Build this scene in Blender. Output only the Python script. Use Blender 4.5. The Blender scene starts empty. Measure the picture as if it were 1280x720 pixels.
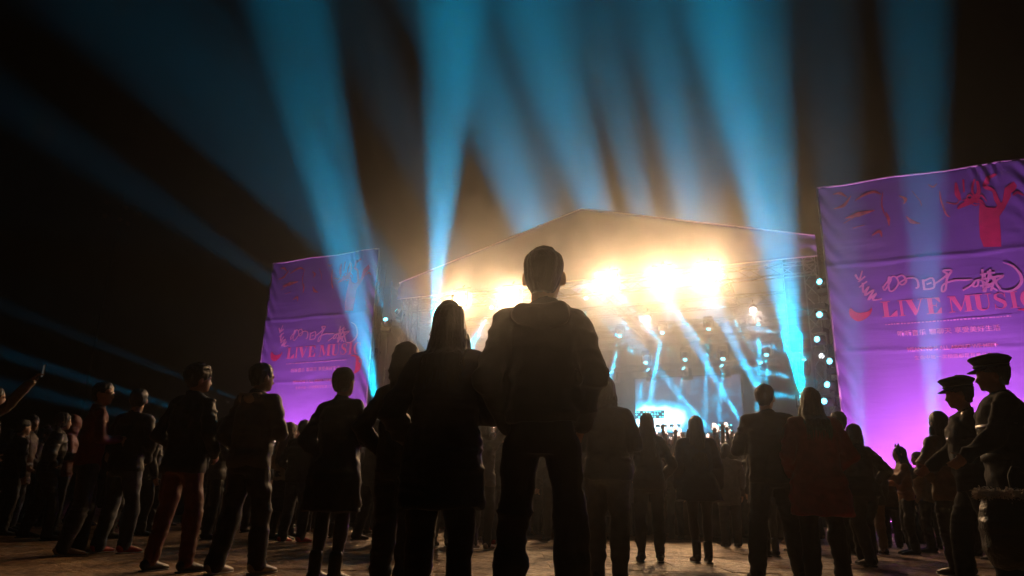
import bpy, bmesh, math, random
import numpy as np
from mathutils import Vector, Matrix

random.seed(11)
rng = np.random.default_rng(7)
SC = bpy.context.scene
COL = SC.collection
R = math.radians
WARM_K, MAG_K, BEAM_K = .54, 2.6, 4200.0      # lamp power factors

# ------------------------------------------------------------------ camera
F_PX, PITCH, ROLL, CAM_H = 866.0, R(16.6), R(1.35), 0.69
cam_data = bpy.data.cameras.new('camera')
cam_data.sensor_width = 36.0
cam_data.lens = 36.0 * F_PX / 1280.0
cam_data.clip_start = 0.05
cam_data.clip_end = 2000
cam = bpy.data.objects.new('camera', cam_data)
COL.objects.link(cam)
cam.location = (0, 0, CAM_H)
cam.rotation_euler = (Matrix.Rotation(math.pi / 2 + PITCH, 3, 'X') @ Matrix.Rotation(ROLL, 3, 'Z')).to_euler()
SC.camera = cam

# ------------------------------------------------------------------ night sky, exposure
world = bpy.data.worlds.new('World')
SC.world = world
world.use_nodes = True
wn = world.node_tree.nodes
wl = world.node_tree.links
for n in list(wn):
    wn.remove(n)
w_out = wn.new('ShaderNodeOutputWorld')
w_bg = wn.new('ShaderNodeBackground')
w_sky = wn.new('ShaderNodeTexSky')
w_sky.sky_type = 'NISHITA'
w_sky.sun_disc = False
w_sky.sun_elevation = R(-8)
w_sky.sun_rotation = R(140)
wl.new(w_sky.outputs[0], w_bg.inputs[0])
w_bg.inputs[1].default_value = 0.05
wl.new(w_bg.outputs[0], w_out.inputs[0])
SC.view_settings.view_transform = 'Standard'
SC.view_settings.look = 'None'
SC.view_settings.exposure = 0.0
SC.view_settings.gamma = 1.0
SC.view_settings.use_curve_mapping = False
SC.cycles.max_bounces = 5
SC.cycles.diffuse_bounces = 2
SC.cycles.glossy_bounces = 2
SC.cycles.transmission_bounces = 3
SC.cycles.transparent_max_bounces = 6
SC.cycles.volume_bounces = 0
SC.cycles.sample_clamp_indirect = 4.0
SC.cycles.caustics_reflective = False
SC.cycles.caustics_refractive = False
SC.cycles.use_light_tree = False
SC.cycles.use_adaptive_sampling = False
SC.cycles.use_denoising = True

# ------------------------------------------------------------------ where things stand
CP, SP, CR, SR = math.cos(PITCH), math.sin(PITCH), math.cos(ROLL), math.sin(ROLL)
def ray(px, py):
    x = (px - 640) / F_PX; u = (360 - py) / F_PX
    x, u = x * CR - u * SR, x * SR + u * CR
    return Vector((x, CP - u * SP, SP + u * CP))
CAMP = Vector((0, 0, CAM_H))
ORG = Vector((9.364, 19.614, 0))          # foot of the inner corner of the right banner
ANG = R(-24)
AX = Vector((math.cos(ANG), math.sin(ANG), 0))       # along the stage front, to the right
BX = Vector((-math.sin(ANG), math.cos(ANG), 0))      # away from the audience
def on_front(px, py, off=0.0):
    """stage coordinates (s, d, z) of the sight line at depth off behind the stage front"""
    r = ray(px, py)
    t = (BX.dot(ORG - CAMP) + off) / BX.dot(r)
    P = CAMP + r * t
    return Vector(((P - ORG).dot(AX), off, P.z))
def stw(v):
    return ORG + AX * v[0] + BX * v[1] + Vector((0, 0, v[2]))

# ------------------------------------------------------------------ helpers
def props(o, label=None, cat=None, group=None, kind=None):
    if label: o['label'] = label
    if cat: o['category'] = cat
    if group: o['group'] = group
    if kind: o['kind'] = kind
    return o
def empty(name, loc, rz=0.0, label=None, cat=None, group=None):
    o = bpy.data.objects.new(name, None)
    COL.objects.link(o)
    o.location = loc; o.rotation_euler = (0, 0, rz)
    o.empty_display_size = .2
    return props(o, label, cat, group)
def link(name, me, mat=None, parent=None, loc=None):
    if mat is not None:
        me.materials.clear(); me.materials.append(mat)
    o = bpy.data.objects.new(name, me)
    COL.objects.link(o)
    if parent: o.parent = parent
    if loc is not None: o.location = loc
    return o
class MB:
    """collects simple shapes into one mesh"""
    def __init__(s): s.v = []; s.f = []; s.k = 0
    def add(s, vs, fs):
        b = len(s.v); s.v += [tuple(v) for v in vs]; s.f += [tuple(i + b for i in f) for f in fs]
    def box(s, c, size, rot=None):
        x, y, z = size[0] / 2, size[1] / 2, size[2] / 2
        vs = [Vector((a, b, e)) for a in (-x, x) for b in (-y, y) for e in (-z, z)]
        if rot is not None: vs = [rot @ v for v in vs]
        c = Vector(c)
        s.add([v + c for v in vs], [(0, 1, 3, 2), (4, 6, 7, 5), (0, 4, 5, 1), (2, 3, 7, 6), (0, 2, 6, 4), (1, 5, 7, 3)])
    def bar(s, a, b, r, n=5, r2=None, caps=True):
        a, b = Vector(a), Vector(b); d = (b - a)
        if d.length < 1e-6: return
        d.normalize()
        u = d.orthogonal().normalized(); w = d.cross(u)
        r2 = r if r2 is None else r2
        vs = []
        for p, q in ((a, r), (b, r2)):
            for i in range(n):
                t = 2 * math.pi * i / n
                vs.append(p + (u * math.cos(t) + w * math.sin(t)) * q)
        fs = [(i, (i + 1) % n, n + (i + 1) % n, n + i) for i in range(n)]
        if caps: fs += [tuple(range(n))[::-1], tuple(range(n, 2 * n))]
        s.add(vs, fs)
    def tube(s, pts, rr, n=6):
        pts = [Vector(p) for p in pts]
        vs = []; fs = []
        up = None
        for i, p in enumerate(pts):
            d = (pts[min(i + 1, len(pts) - 1)] - pts[max(i - 1, 0)]).normalized()
            if up is None: up = d.orthogonal().normalized()
            u = (up - d * up.dot(d)).normalized(); w = d.cross(u); up = u
            r = rr[i] if hasattr(rr, '__len__') else rr
            for k in range(n):
                t = 2 * math.pi * k / n
                vs.append(p + (u * math.cos(t) + w * math.sin(t)) * r)
        m = len(pts)
        for i in range(m - 1):
            for k in range(n):
                fs.append((i * n + k, i * n + (k + 1) % n, (i + 1) * n + (k + 1) % n, (i + 1) * n + k))
        fs += [tuple(range(n))[::-1], tuple(range((m - 1) * n, m * n))]
        s.add(vs, fs)
    def mesh(s, name):
        me = bpy.data.meshes.new(name); me.from_pydata(s.v, [], s.f); me.validate(); me.update(); return me
    def build(s, name, mat, parent=None, smooth=False, loc=None):
        me = s.mesh(name)
        if smooth: me.shade_smooth()
        return link(name, me, mat, parent, loc)
def truss(mb, a, b, w=.3, r=.025, step=None, n=4):
    """box truss between two points"""
    a, b = Vector(a), Vector(b); d = b - a; L = d.length; d.normalize()
    u = d.cross(Vector((0, 0, 1)))
    if u.length < .1: u = d.cross(Vector((0, 1, 0)))
    u.normalize(); q = d.cross(u)
    cs = [u * w / 2 + q * w / 2, -u * w / 2 + q * w / 2, -u * w / 2 - q * w / 2, u * w / 2 - q * w / 2]
    for c in cs: mb.bar(a + c, b + c, r, n)
    k = max(1, int(round(L / (step or w * 1.3))))
    for i in range(k):
        p, e = a + d * (L * i / k), a + d * (L * (i + 1) / k)
        for j in range(4):
            c1, c2 = cs[j], cs[(j + 1) % 4]
            if i % 2: c1, c2 = c2, c1
            mb.bar(p + c1, e + c2, r * .55, 3, caps=False)

# ------------------------------------------------------------------ materials
MATS = {}
def mat(name, col, rough=.7, var=.0, scale=6., bump=0., metal=0., sheen=0., emis=None, estr=0., spec=None, stretch=None, bscale=None, coat=0.):
    if name in MATS: return MATS[name]
    m = bpy.data.materials.new(name); m.use_nodes = True
    nt = m.node_tree; b = nt.nodes['Principled BSDF']
    b.inputs['Base Color'].default_value = (*col, 1)
    b.inputs['Roughness'].default_value = rough
    b.inputs['Metallic'].default_value = metal
    if spec is not None: b.inputs['Specular IOR Level'].default_value = spec
    if sheen: b.inputs['Sheen Weight'].default_value = sheen; b.inputs['Sheen Roughness'].default_value = .5
    if coat: b.inputs['Coat Weight'].default_value = coat
    tc = nt.nodes.new('ShaderNodeTexCoord')
    mp = nt.nodes.new('ShaderNodeMapping')
    if stretch: mp.inputs['Scale'].default_value = stretch
    nt.links.new(tc.outputs['Object'], mp.inputs['Vector'])
    nz = nt.nodes.new('ShaderNodeTexNoise')
    nz.inputs['Scale'].default_value = scale; nz.inputs['Detail'].default_value = 5
    nt.links.new(mp.outputs[0], nz.inputs['Vector'])
    if var:
        rp = nt.nodes.new('ShaderNodeValToRGB')
        rp.color_ramp.elements[0].position = .3; rp.color_ramp.elements[1].position = .7
        rp.color_ramp.elements[0].color = (*[c * (1 - var) for c in col], 1)
        rp.color_ramp.elements[1].color = (*[min(1, c * (1 + var)) for c in col], 1)
        nt.links.new(nz.outputs[0], rp.inputs[0]); nt.links.new(rp.outputs[0], b.inputs['Base Color'])
    if bump:
        bp = nt.nodes.new('ShaderNodeBump'); bp.inputs['Strength'].default_value = bump; bp.inputs['Distance'].default_value = .02
        n2 = nt.nodes.new('ShaderNodeTexNoise'); n2.inputs['Scale'].default_value = bscale or scale * 4; n2.inputs['Detail'].default_value = 4
        nt.links.new(mp.outputs[0], n2.inputs['Vector'])
        nt.links.new(n2.outputs[0], bp.inputs['Height']); nt.links.new(bp.outputs[0], b.inputs['Normal'])
    if emis:
        b.inputs['Emission Color'].default_value = (*emis, 1); b.inputs['Emission Strength'].default_value = estr
    MATS[name] = m
    return m
M_ALU = mat('aluminium', (.32, .33, .35), .38, .15, 8, metal=.8)
M_BLACK = mat('black_metal', (.02, .02, .022), .45, .2, 10)
M_STEEL = mat('dark_steel', (.12, .12, .12), .5, .2, 8, metal=.6)
M_FASCIA = mat('canopy_fabric', (.30, .35, .50), .75, .12, .6, .5, bscale=3)  # blue-violet bounce light put into the fabric colour
M_CLOTH = mat('stage_backdrop', (.20, .19, .19), .8, .2, .8, .4, bscale=2.5)
M_WOOD = mat('stage_board', (.1, .08, .06), .6, .3, 4)

# ------------------------------------------------------------------ ground
gm = bpy.data.materials.new('worn_paving'); gm.use_nodes = True
nt = gm.node_tree; b = nt.nodes['Principled BSDF']
tc = nt.nodes.new('ShaderNodeTexCoord'); n1 = nt.nodes.new('ShaderNodeTexNoise'); n1.inputs['Scale'].default_value = 1.7; n1.inputs['Detail'].default_value = 12; n1.inputs['Roughness'].default_value = .68
n2 = nt.nodes.new('ShaderNodeTexNoise'); n2.inputs['Scale'].default_value = 13; n2.inputs['Detail'].default_value = 9; n2.inputs['Roughness'].default_value = .7
rp = nt.nodes.new('ShaderNodeValToRGB')
rp.color_ramp.elements[0].position = .42; rp.color_ramp.elements[0].color = (.11, .055, .022, 1)
rp.color_ramp.elements[1].position = .62; rp.color_ramp.elements[1].color = (.60, .34, .14, 1)
mx = nt.nodes.new('ShaderNodeMath'); mx.operation = 'MULTIPLY_ADD'; mx.inputs[1].default_value = .45
nt.links.new(tc.outputs['Object'], n1.inputs['Vector']); nt.links.new(tc.outputs['Object'], n2.inputs['Vector'])
sub = nt.nodes.new('ShaderNodeMath'); sub.operation = 'MULTIPLY'; sub.inputs[1].default_value = .6
nt.links.new(n1.outputs[0], sub.inputs[0])
nt.links.new(n2.outputs[0], mx.inputs[0]); nt.links.new(sub.outputs[0], mx.inputs[2])
nt.links.new(mx.outputs[0], rp.inputs[0]); nt.links.new(rp.outputs[0], b.inputs['Base Color'])
rr_ = nt.nodes.new('ShaderNodeMapRange'); rr_.inputs[1].default_value = .40; rr_.inputs[2].default_value = .64; rr_.inputs[3].default_value = .72; rr_.inputs[4].default_value = .22
nt.links.new(mx.outputs[0], rr_.inputs[0]); nt.links.new(rr_.outputs[0], b.inputs['Roughness'])
bp = nt.nodes.new('ShaderNodeBump'); bp.inputs['Strength'].default_value = 1.0; bp.inputs['Distance'].default_value = .10
nt.links.new(mx.outputs[0], bp.inputs['Height']); nt.links.new(bp.outputs[0], b.inputs['Normal'])
b.inputs['Roughness'].default_value = .30
M_GROUND = gm
g = MB()
g.add([(-400, -60, -.008), (400, -60, -.008), (400, 900, -.008), (-400, 900, -.008)], [(0, 1, 2, 3)])
ground = g.build('ground', M_GROUND); props(ground, kind='structure')
# stone slabs of the forecourt, each its own piece, joints recessed
slabs = []
for v in range(4):
    bm = bmesh.new()
    w, l = .896, .596
    bmesh.ops.create_cube(bm, size=1)
    for q in bm.verts: q.co = Vector((q.co.x * w, q.co.y * l, q.co.z * .04 - .02))
    bmesh.ops.bevel(bm, geom=[e for e in bm.edges if all(x.co.z > -.01 for x in e.verts)], offset=.003, segments=1, affect='EDGES')
    me = bpy.data.meshes.new('paving_slab'); bm.to_mesh(me); bm.free(); me.materials.append(M_GROUND); slabs.append(me)
cnt = 0
for j in range(11):
    for i in range(-7, 8):
        if cnt >= 150: break
        y = 4.05 + j * .6
        x = (i + (.5 if j % 2 else 0)) * .9
        if abs(x) > .8 * y + .6: continue
        o = bpy.data.objects.new('paving_slab', slabs[(i * 7 + j * 3) % 4]); COL.objects.link(o); o.parent = ground
        o.location = (x, y, random.uniform(-.003, .003)); o.rotation_euler = (R(random.uniform(-.35, .35)), R(random.uniform(-.3, .3)), R(random.uniform(-.25, .25)))
        cnt += 1

# ------------------------------------------------------------------ haze
hz = MB(); hz.box((0, 45, 14.5), (180, 130, 31))
hm = bpy.data.materials.new('stage_haze'); hm.use_nodes = True
nt = hm.node_tree
for n in list(nt.nodes): nt.nodes.remove(n)
ho = nt.nodes.new('ShaderNodeOutputMaterial'); pv = nt.nodes.new('ShaderNodeVolumePrincipled')
pv.inputs['Density'].default_value = .006
pv.inputs['Color'].default_value = (.95, .97, 1, 1)
pv.inputs['Anisotropy'].default_value = .92
nt.links.new(pv.outputs[0], ho.inputs['Volume'])
haze = hz.build('haze', hm); props(haze, kind='stuff')

# thicker theatrical smoke hanging under and before the canopy
sm = MB(); nn, mm_ = 32, 18
vs = []; fs = []
cc = ORG + AX * -7.0 + BX * 3.6
for i in range(1, mm_):
    ph = math.pi * i / mm_
    for k in range(nn):
        t = 2 * math.pi * k / nn
        x, y, z = 11.5 * math.sin(ph) * math.cos(t), 7.0 * math.sin(ph) * math.sin(t), -5.6 * math.cos(ph)
        p = cc + AX * x + BX * y; vs.append((p.x, p.y, 3.9 + z))
for i in range(mm_ - 2):
    for k in range(nn):
        fs.append((i * nn + k, i * nn + (k + 1) % nn, (i + 1) * nn + (k + 1) % nn, (i + 1) * nn + k))
fs += [tuple(range(nn))[::-1], tuple(range((mm_ - 2) * nn, (mm_ - 1) * nn))]
sm.add(vs, fs)
sk = bpy.data.materials.new('stage_smoke'); sk.use_nodes = True
nt = sk.node_tree
for n in list(nt.nodes): nt.nodes.remove(n)
ho = nt.nodes.new('ShaderNodeOutputMaterial'); pv = nt.nodes.new('ShaderNodeVolumePrincipled')
pv.inputs['Density'].default_value = .045
pv.inputs['Color'].default_value = (.95, .96, 1, 1)
pv.inputs['Anisotropy'].default_value = .6
nt.links.new(pv.outputs[0], ho.inputs['Volume'])
smoke = sm.build('stage_smoke', sk); props(smoke, kind='stuff')
# ================================================================== STAGE
def stage_empty(name, s, d, z=0., label=None, cat=None, group=None):
    return empty(name, stw((s, d, z)), ANG, label, cat, group)
S0, S1, SM = -15.08, -.28, -7.62
ZB, ZE, ZA = 7.8, 8.45, 10.42
DEPTH = 10.0
can = stage_empty('stage_canopy', SM, 0, 0, 'large pale gabled canopy over the concert stage with truss legs', 'stage canopy')
hw = 7.42
# gabled front, wrinkled fabric sheet with thickness
def gable_top(x): return ZA - (ZA - ZE) * abs(x) / hw
nx, nz_ = 72, 10
vs = []; fs = []
for side in (0, 1):
    for i in range(nx + 1):
        x = -hw + 2 * hw * i / nx
        for j in range(nz_ + 1):
            t = j / nz_; z = ZB + (gable_top(x) - ZB) * t
            w = .025 * math.sin(x * 5.3 + z * 1.7) + .02 * math.sin(x * 11 - z * 5) + .05 * math.exp(-((abs(x) - hw) / .5) ** 2) * math.sin(z * 16 + x * 6)
            vs.append((x, w + side * .03, z))
n1_ = (nx + 1) * (nz_ + 1)
def vid(s, i, j): return s * n1_ + i * (nz_ + 1) + j
for i in range(nx):
    for j in range(nz_):
        fs.append((vid(0, i, j), vid(0, i + 1, j), vid(0, i + 1, j + 1), vid(0, i, j + 1)))
        fs.append((vid(1, i, j), vid(1, i, j + 1), vid(1, i + 1, j + 1), vid(1, i + 1, j)))
    fs.append((vid(0, i, 0), vid(1, i, 0), vid(1, i + 1, 0), vid(0, i + 1, 0)))
    fs.append((vid(0, i, nz_), vid(0, i + 1, nz_), vid(1, i + 1, nz_), vid(1, i, nz_)))
for j in range(nz_):
    fs.append((vid(0, 0, j), vid(0, 0, j + 1), vid(1, 0, j + 1), vid(1, 0, j)))
    fs.append((vid(0, nx, j), vid(1, nx, j), vid(1, nx, j + 1), vid(0, nx, j + 1)))
m = MB(); m.add(vs, fs); m.build('fascia', M_FASCIA, can, True)
m = MB()   # pale edge rope of the gable
m.tube([(-hw, -.02, ZE), (0, -.02, ZA + .02), (hw, -.02, ZE)], .025, 5)
m.tube([(-hw, -.02, ZB), (hw, -.02, ZB)], .02, 5)
m.build('edge_rope', mat('rope', (.7, .68, .66), .6), can, True)
for sg in (-1, 1):   # sloping roof sheets
    m = MB()
    a = [(0, .05, ZA - .02), (0, DEPTH, ZA - .02), (sg * hw, DEPTH, ZE - .02), (sg * hw, .05, ZE - .02)]
    m.add(a + [(x, y, z - .04) for x, y, z in a], [(0, 1, 2, 3), (7, 6, 5, 4), (0, 3, 7, 4), (1, 5, 6, 2), (0, 4, 5, 1), (3, 2, 6, 7)])
    m.build('roof_sheet', M_FASCIA, can)
for (x, d) in ((-hw + .2, .6), (hw - .2, .6), (-hw + .2, DEPTH - .4), (hw - .2, DEPTH - .4)):
    m = MB(); truss(m, (x, d, 0), (x, d, ZE - .1), .42, .03); m.build('truss_leg', M_ALU, can)
for d in (.45, 3.6, 6.8, 9.6):
    m = MB(); truss(m, (-hw + .1, d, ZB - .22), (hw - .1, d, ZB - .22), .36, .026); m.build('roof_truss', M_ALU, can)
for x in (-4.4, 0, 4.4):
    m = MB(); truss(m, (x, .5, ZB + .2), (x, DEPTH - .3, ZB + .2), .32, .024); m.build('roof_truss', M_ALU, can)
m = MB()   # backdrop with gentle folds
vs = []; fs = []
nx = 90
for i in range(nx + 1):
    x = -hw + .1 + (2 * hw - .2) * i / nx
    y = DEPTH - .1 + .06 * math.sin(x * 6.0) + .03 * math.sin(x * 17)
    for z in (.2, ZE - .1):
        vs.append((x, y, z))
    for z in (.2, ZE - .1):
        vs.append((x, y + .03, z))
for i in range(nx):
    a = i * 4; c = a + 4
    fs += [(a, c, c + 1, a + 1), (a + 2, a + 3, c + 3, c + 2), (a + 1, c + 1, c + 3, a + 3), (a, a + 2, c + 2, c)]
m.add(vs, fs); m.build('back_curtain', M_CLOTH, can, True)
for sg in (1,):
    m = MB(); m.box((sg * (hw - .02), DEPTH / 2 + 1.6, 4.4), (.05, DEPTH - 4, 6.6)); m.build('side_curtain', M_CLOTH, can)
# faint lettering across the gable
def text_mesh(s, size, extr=0.0, bold=0.0, align='LEFT'):
    cu = bpy.data.curves.new('lettering', 'FONT'); cu.body = s; cu.size = size; cu.align_x = align
    cu.extrude = extr; cu.offset = bold; cu.resolution_u = 3
    o = bpy.data.objects.new('lettering', cu); COL.objects.link(o)
    bpy.context.view_layer.update()
    me = bpy.data.meshes.new_from_object(o.evaluated_get(bpy.context.evaluated_depsgraph_get()))
    bpy.data.objects.remove(o)
    me.transform(Matrix.Rotation(math.pi / 2, 4, 'X'))     # upright, facing the audience (-y)
    return me
# stage platform
dk = stage_empty('stage_platform', SM, 0, 0, 'dark raised stage platform under the gabled canopy', 'stage')
m = MB(); m.box((0, 5.2, 1.42), (14.2, 9.2, .12)); m.build('deck', M_WOOD, dk)
m = MB(); m.box((0, .62, .68), (14.1, .05, 1.34)); m.build('front_skirt', M_BLACK, dk)
# LED screen
p00 = on_front(795, 527, 8.6); p11 = on_front(925, 470, 8.6)
scr = stage_empty('video_screen', (p00.x + p11.x) / 2, 8.6, 0, 'video screen at the back of the stage glowing white and cyan', 'screen')
sw, sh = (p11.x - p00.x), 2.35
zc = on_front(860, 471, 8.6).z - sh / 2
sm_ = bpy.data.materials.new('screen_picture'); sm_.use_nodes = True
nt = sm_.node_tree; b = nt.nodes['Principled BSDF']; b.inputs['Base Color'].default_value = (.02, .02, .02, 1)
tc = nt.nodes.new('ShaderNodeTexCoord')
mp = nt.nodes.new('ShaderNodeMapping'); mp.inputs['Location'].default_value = (.95, 0, .1); mp.inputs['Rotation'].default_value = (0, R(38), 0); mp.inputs['Scale'].default_value = (.5, 1, 1.1)
nt.links.new(tc.outputs['Object'], mp.inputs[0])
gr = nt.nodes.new('ShaderNodeTexGradient'); gr.gradient_type = 'SPHERICAL'; nt.links.new(mp.outputs[0], gr.inputs[0])
rp = nt.nodes.new('ShaderNodeValToRGB')
rp.color_ramp.elements[0].position = 0; rp.color_ramp.elements[0].color = (.10, .14, .26, 1)
rp.color_ramp.elements[1].position = .75; rp.color_ramp.elements[1].color = (5, 8, 9, 1)
e_ = rp.color_ramp.elements.new(.3); e_.color = (.1, 1.2, 2.0, 1)
nz = nt.nodes.new('ShaderNodeTexNoise'); nz.inputs['Scale'].default_value = 1.3; nz.inputs['Detail'].default_value = 4
ad = nt.nodes.new('ShaderNodeMath'); ad.operation = 'MULTIPLY_ADD'; ad.inputs[1].default_value = .5
nt.links.new(tc.outputs['Object'], nz.inputs[0]); 
sb = nt.nodes.new('ShaderNodeMath'); sb.operation = 'SUBTRACT'; sb.inputs[1].default_value = .5; nt.links.new(nz.outputs[0], sb.inputs[0])
nt.links.new(sb.outputs[0], ad.inputs[0]); nt.links.new(gr.outputs[1], ad.inputs[2])
nt.links.new(ad.outputs[0], rp.inputs[0]); nt.links.new(rp.outputs[0], b.inputs['Emission Color']); b.inputs['Emission Strength'].default_value = 1.0
m = MB(); m.box((0, .12, 0), (sw + .12, .2, sh + .12)); m.build('screen_frame', M_BLACK, scr, loc=(0, 0, zc))
npx, npz = 6, 3      # LED panels, each with its own edges
pv_ = MB()
for i in range(npx):
    for j in range(npz):
        pv_.box((-sw / 2 + sw * (i + .5) / npx, 0, -sh / 2 + sh * (j + .5) / npz), (sw / npx - .006, .05, sh / npz - .006))
pv_.build('screen_panel', sm_, scr, loc=(0, 0, zc))
m = MB()
for x in (-sw / 2 + .3, sw / 2 - .3): truss(m, (x, .5, 1.5), (x, .5, zc + sh / 2), .25, .02)
m.build('screen_support', M_ALU, scr)
# small cyan pixel panels low on the stage
M_PIX = mat('cyan_diodes', (.02, .1, .12), .4, emis=(.1, .8, 1), estr=6)
def pixel_panel(px, py, off, nxx, nzz, lab):
    c = on_front(px, py, off)
    e = stage_empty('pixel_panel', c.x, off, c.z, lab, 'light panel', 'pixel light panels low on the stage')
    m = MB(); m.box((0, .05, 0), (nxx * .11, .04, nzz * .11)); m.build('panel_frame', M_BLACK, e)
    m = MB()
    for i in range(nxx):
        for j in range(nzz):
            if (i * 7 + j * 5) % 4 != 0: m.box(((i - (nxx - 1) / 2) * .11, 0, (j - (nzz - 1) / 2) * .11), (.05, .03, .05))
    m.build('diode', M_PIX, e)['kind'] = 'stuff'
pixel_panel(812, 518, 7.0, 11, 3, 'cyan pixel light panel below the left end of the video screen')
pixel_panel(905, 535, 7.0, 6, 3, 'cyan pixel light panel low on the right of the stage')
# white footlights row
c = on_front(831, 532, 6.0)
e = stage_empty('footlight_bar', c.x, 6.0, c.z, 'short bar of small white lights on stage below the video screen', 'light bar')
m = MB(); m.box((0, .04, 0), (1.2, .06, .1)); m.build('bar_housing', M_BLACK, e)
for k in range(4):
    m = MB(); m.bar(((k - 1.5) * .28, -.02, 0), ((k - 1.5) * .28, .02, 0), .05, 10); m.build('bulb', mat('white_bulb', (.8, .8, .8), .4, emis=(1, .95, .9), estr=8), e)

# left scaffold wing
sc_ = stage_empty('scaffold_tower', -16.0, 2.0, 0, 'open scaffold wing of thin tubes between the left banner and the canopy', 'scaffold')
xs = (0.25, 1.6, 2.9); zs = (0.1, 1.9, 3.7, 5.5, 7.3, 9.0); ys = (0., 2.4)
for y in ys:
    for x in xs:
        m = MB(); m.bar((x - 1, y, 0), (x - 1, y, 9.3 if x < 2 else 7.6), .03, 6); m.build('upright', M_ALU, sc_)
for y in ys:
    for z in zs:
        m = MB(); m.bar((xs[0] - 1.1, y, z), (xs[-1] - .9 if z < 7.5 else xs[1] - .9, y, z), .025, 5); m.build('ledger', M_ALU, sc_)
    for k, z in enumerate(zs[:-1]):
        for i in range(2):
            if z > 7 and i: continue
            a, c2 = (xs[i] - 1, xs[i + 1] - 1)
            if (k + i) % 2: a, c2 = c2, a
            m = MB(); m.bar((a, y, z), (c2, y, zs[k + 1]), .02, 5); m.build('brace', M_ALU, sc_)
for x in xs[:2]:
    for z in zs[1::2]:
        m = MB(); m.bar((x - 1, 0, z), (x - 1, 2.4, z), .022, 5); m.build('transom', M_ALU, sc_)
m = MB()
for q in range(14):      # slack cables
    a = Vector((random.uniform(-.8, .3), random.uniform(0, 2), random.uniform(7.5, 9.2))); c2 = Vector((a.x + random.uniform(.4, 1.4), random.uniform(0, 2), a.z + random.uniform(-1.2, .2)))
    mid = (a + c2) / 2 - Vector((0, 0, .35)); m.tube([a, mid.lerp(a, .5) - Vector((0, 0, .07)), mid, mid.lerp(c2, .5) - Vector((0, 0, .07)), c2], .012, 4)
m.build('cable', mat('pale_cable', (.5, .5, .5), .5), sc_)

# hanging line array on the right
pa = on_front(1000, 322, 1.2)
la = stage_empty('line_array_speaker', pa.x, 1.2, pa.z, 'tall hanging line array of speaker boxes beside the right banner', 'loudspeaker')
m = MB(); m.box((0, 0, 0), (1.3, .4, .06)); m.bar((-.5, 0, 0), (-.5, 0, .8), .015); m.bar((.5, 0, 0), (.5, 0, .8), .015); m.build('hanging_frame', M_ALU, la)
zz = -.06
cabm = None
for k in range(12):
    m = MB()
    m.box((0, 0, 0), (1.0, .42, .235)); m.box((-.515, -.02, 0), (.02, .3, .2)); m.box((.515, -.02, 0), (.02, .3, .2))
    if cabm is None: cabm = m.mesh('speaker_cabinet')
    o = link('speaker_cabinet', cabm, mat('speaker_black', (.06, .06, .06), .5, .2), la, (0, -.018 * k * k * .12, zz - .125)); o.rotation_euler = (R(-.6 * k), 0, 0)
    gm_ = MB(); gm_.box((0, 0, 0), (.9, .012, .19)); go = gm_.build('grille', mat('grille', (.11, .11, .11), .5, .3, 60, .5), o, loc=(0, -.218, 0))
    zz -= .25
m = MB()
for x in (-.56, .56): m.bar((x, -.24, .02), (x, -.3, zz), .016, 4)
m.build('rigging_rail', M_ALU, la)

# ================================================================== BANNERS
BW, BH, BZ0 = 5.42, 10.0, .25
def wrinkle(x, z):
    ex = math.exp(-(x / .35) ** 2) + math.exp(-((x - BW) / .35) ** 2)
    fold = math.exp(-((z - 7.42 - .02 * math.sin(x * 3)) / .05) ** 2)
    seam2 = math.exp(-((z - 4.85 + .03 * x) / .04) ** 2)
    t = .010 * math.sin(z * 1.3 + x * .9) + .004 * math.sin(x * 4 + z * 2.3) + .0015 * math.sin(z * 11 + 3 * math.sin(x * 1.3)) * (1 + math.sin(x * 1.1 + z))
    t += ex * .03 * math.sin(z * 9 + x * 14) - fold * .018 - seam2 * .015
    t += .05 * math.exp(-((x - 4.35) / .3) ** 2 - ((z - 9.9) / .5) ** 2) * math.sin((x - 4.35) * 26 + (z - 9.9) * 6)
    return t
bm_mat = bpy.data.materials.new('banner_print'); bm_mat.use_nodes = True
nt = bm_mat.node_tree; b = nt.nodes['Principled BSDF']
tc = nt.nodes.new('ShaderNodeTexCoord'); sx = nt.nodes.new('ShaderNodeSeparateXYZ'); nt.links.new(tc.outputs['Object'], sx.inputs[0])
mr = nt.nodes.new('ShaderNodeMapRange'); mr.inputs[1].default_value = 0; mr.inputs[2].default_value = 10
nt.links.new(sx.outputs[2], mr.inputs[0])
rp = nt.nodes.new('ShaderNodeValToRGB')
rp.color_ramp.elements[0].position = .1; rp.color_ramp.elements[0].color = (.38, .26, .68, 1)
rp.color_ramp.elements[1].position = .95; rp.color_ramp.elements[1].color = (.30, .29, .64, 1)
nt.links.new(mr.outputs[0], rp.inputs[0])
nz = nt.nodes.new('ShaderNodeTexNoise'); nz.inputs['Scale'].default_value = .7; nz.inputs['Detail'].default_value = 5; nt.links.new(tc.outputs['Object'], nz.inputs[0])
mxn = nt.nodes.new('ShaderNodeMix'); mxn.data_type = 'RGBA'; mxn.blend_type = 'MULTIPLY'; mxn.inputs[0].default_value = .5
nt.links.new(rp.outputs[0], mxn.inputs[6]); nt.links.new(nz.outputs[1], mxn.inputs[7])
nt.links.new(rp.outputs[0], b.inputs['Base Color'])
mp = nt.nodes.new('ShaderNodeMapping'); mp.inputs['Scale'].default_value = (.35, 1, 2.2); nt.links.new(tc.outputs['Object'], mp.inputs[0])
nw = nt.nodes.new('ShaderNodeTexNoise'); nw.inputs['Scale'].default_value = 2.4; nw.inputs['Detail'].default_value = 7; nt.links.new(mp.outputs[0], nw.inputs[0])
bp = nt.nodes.new('ShaderNodeBump'); bp.inputs['Strength'].default_value = .25; bp.inputs['Distance'].default_value = .035
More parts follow.
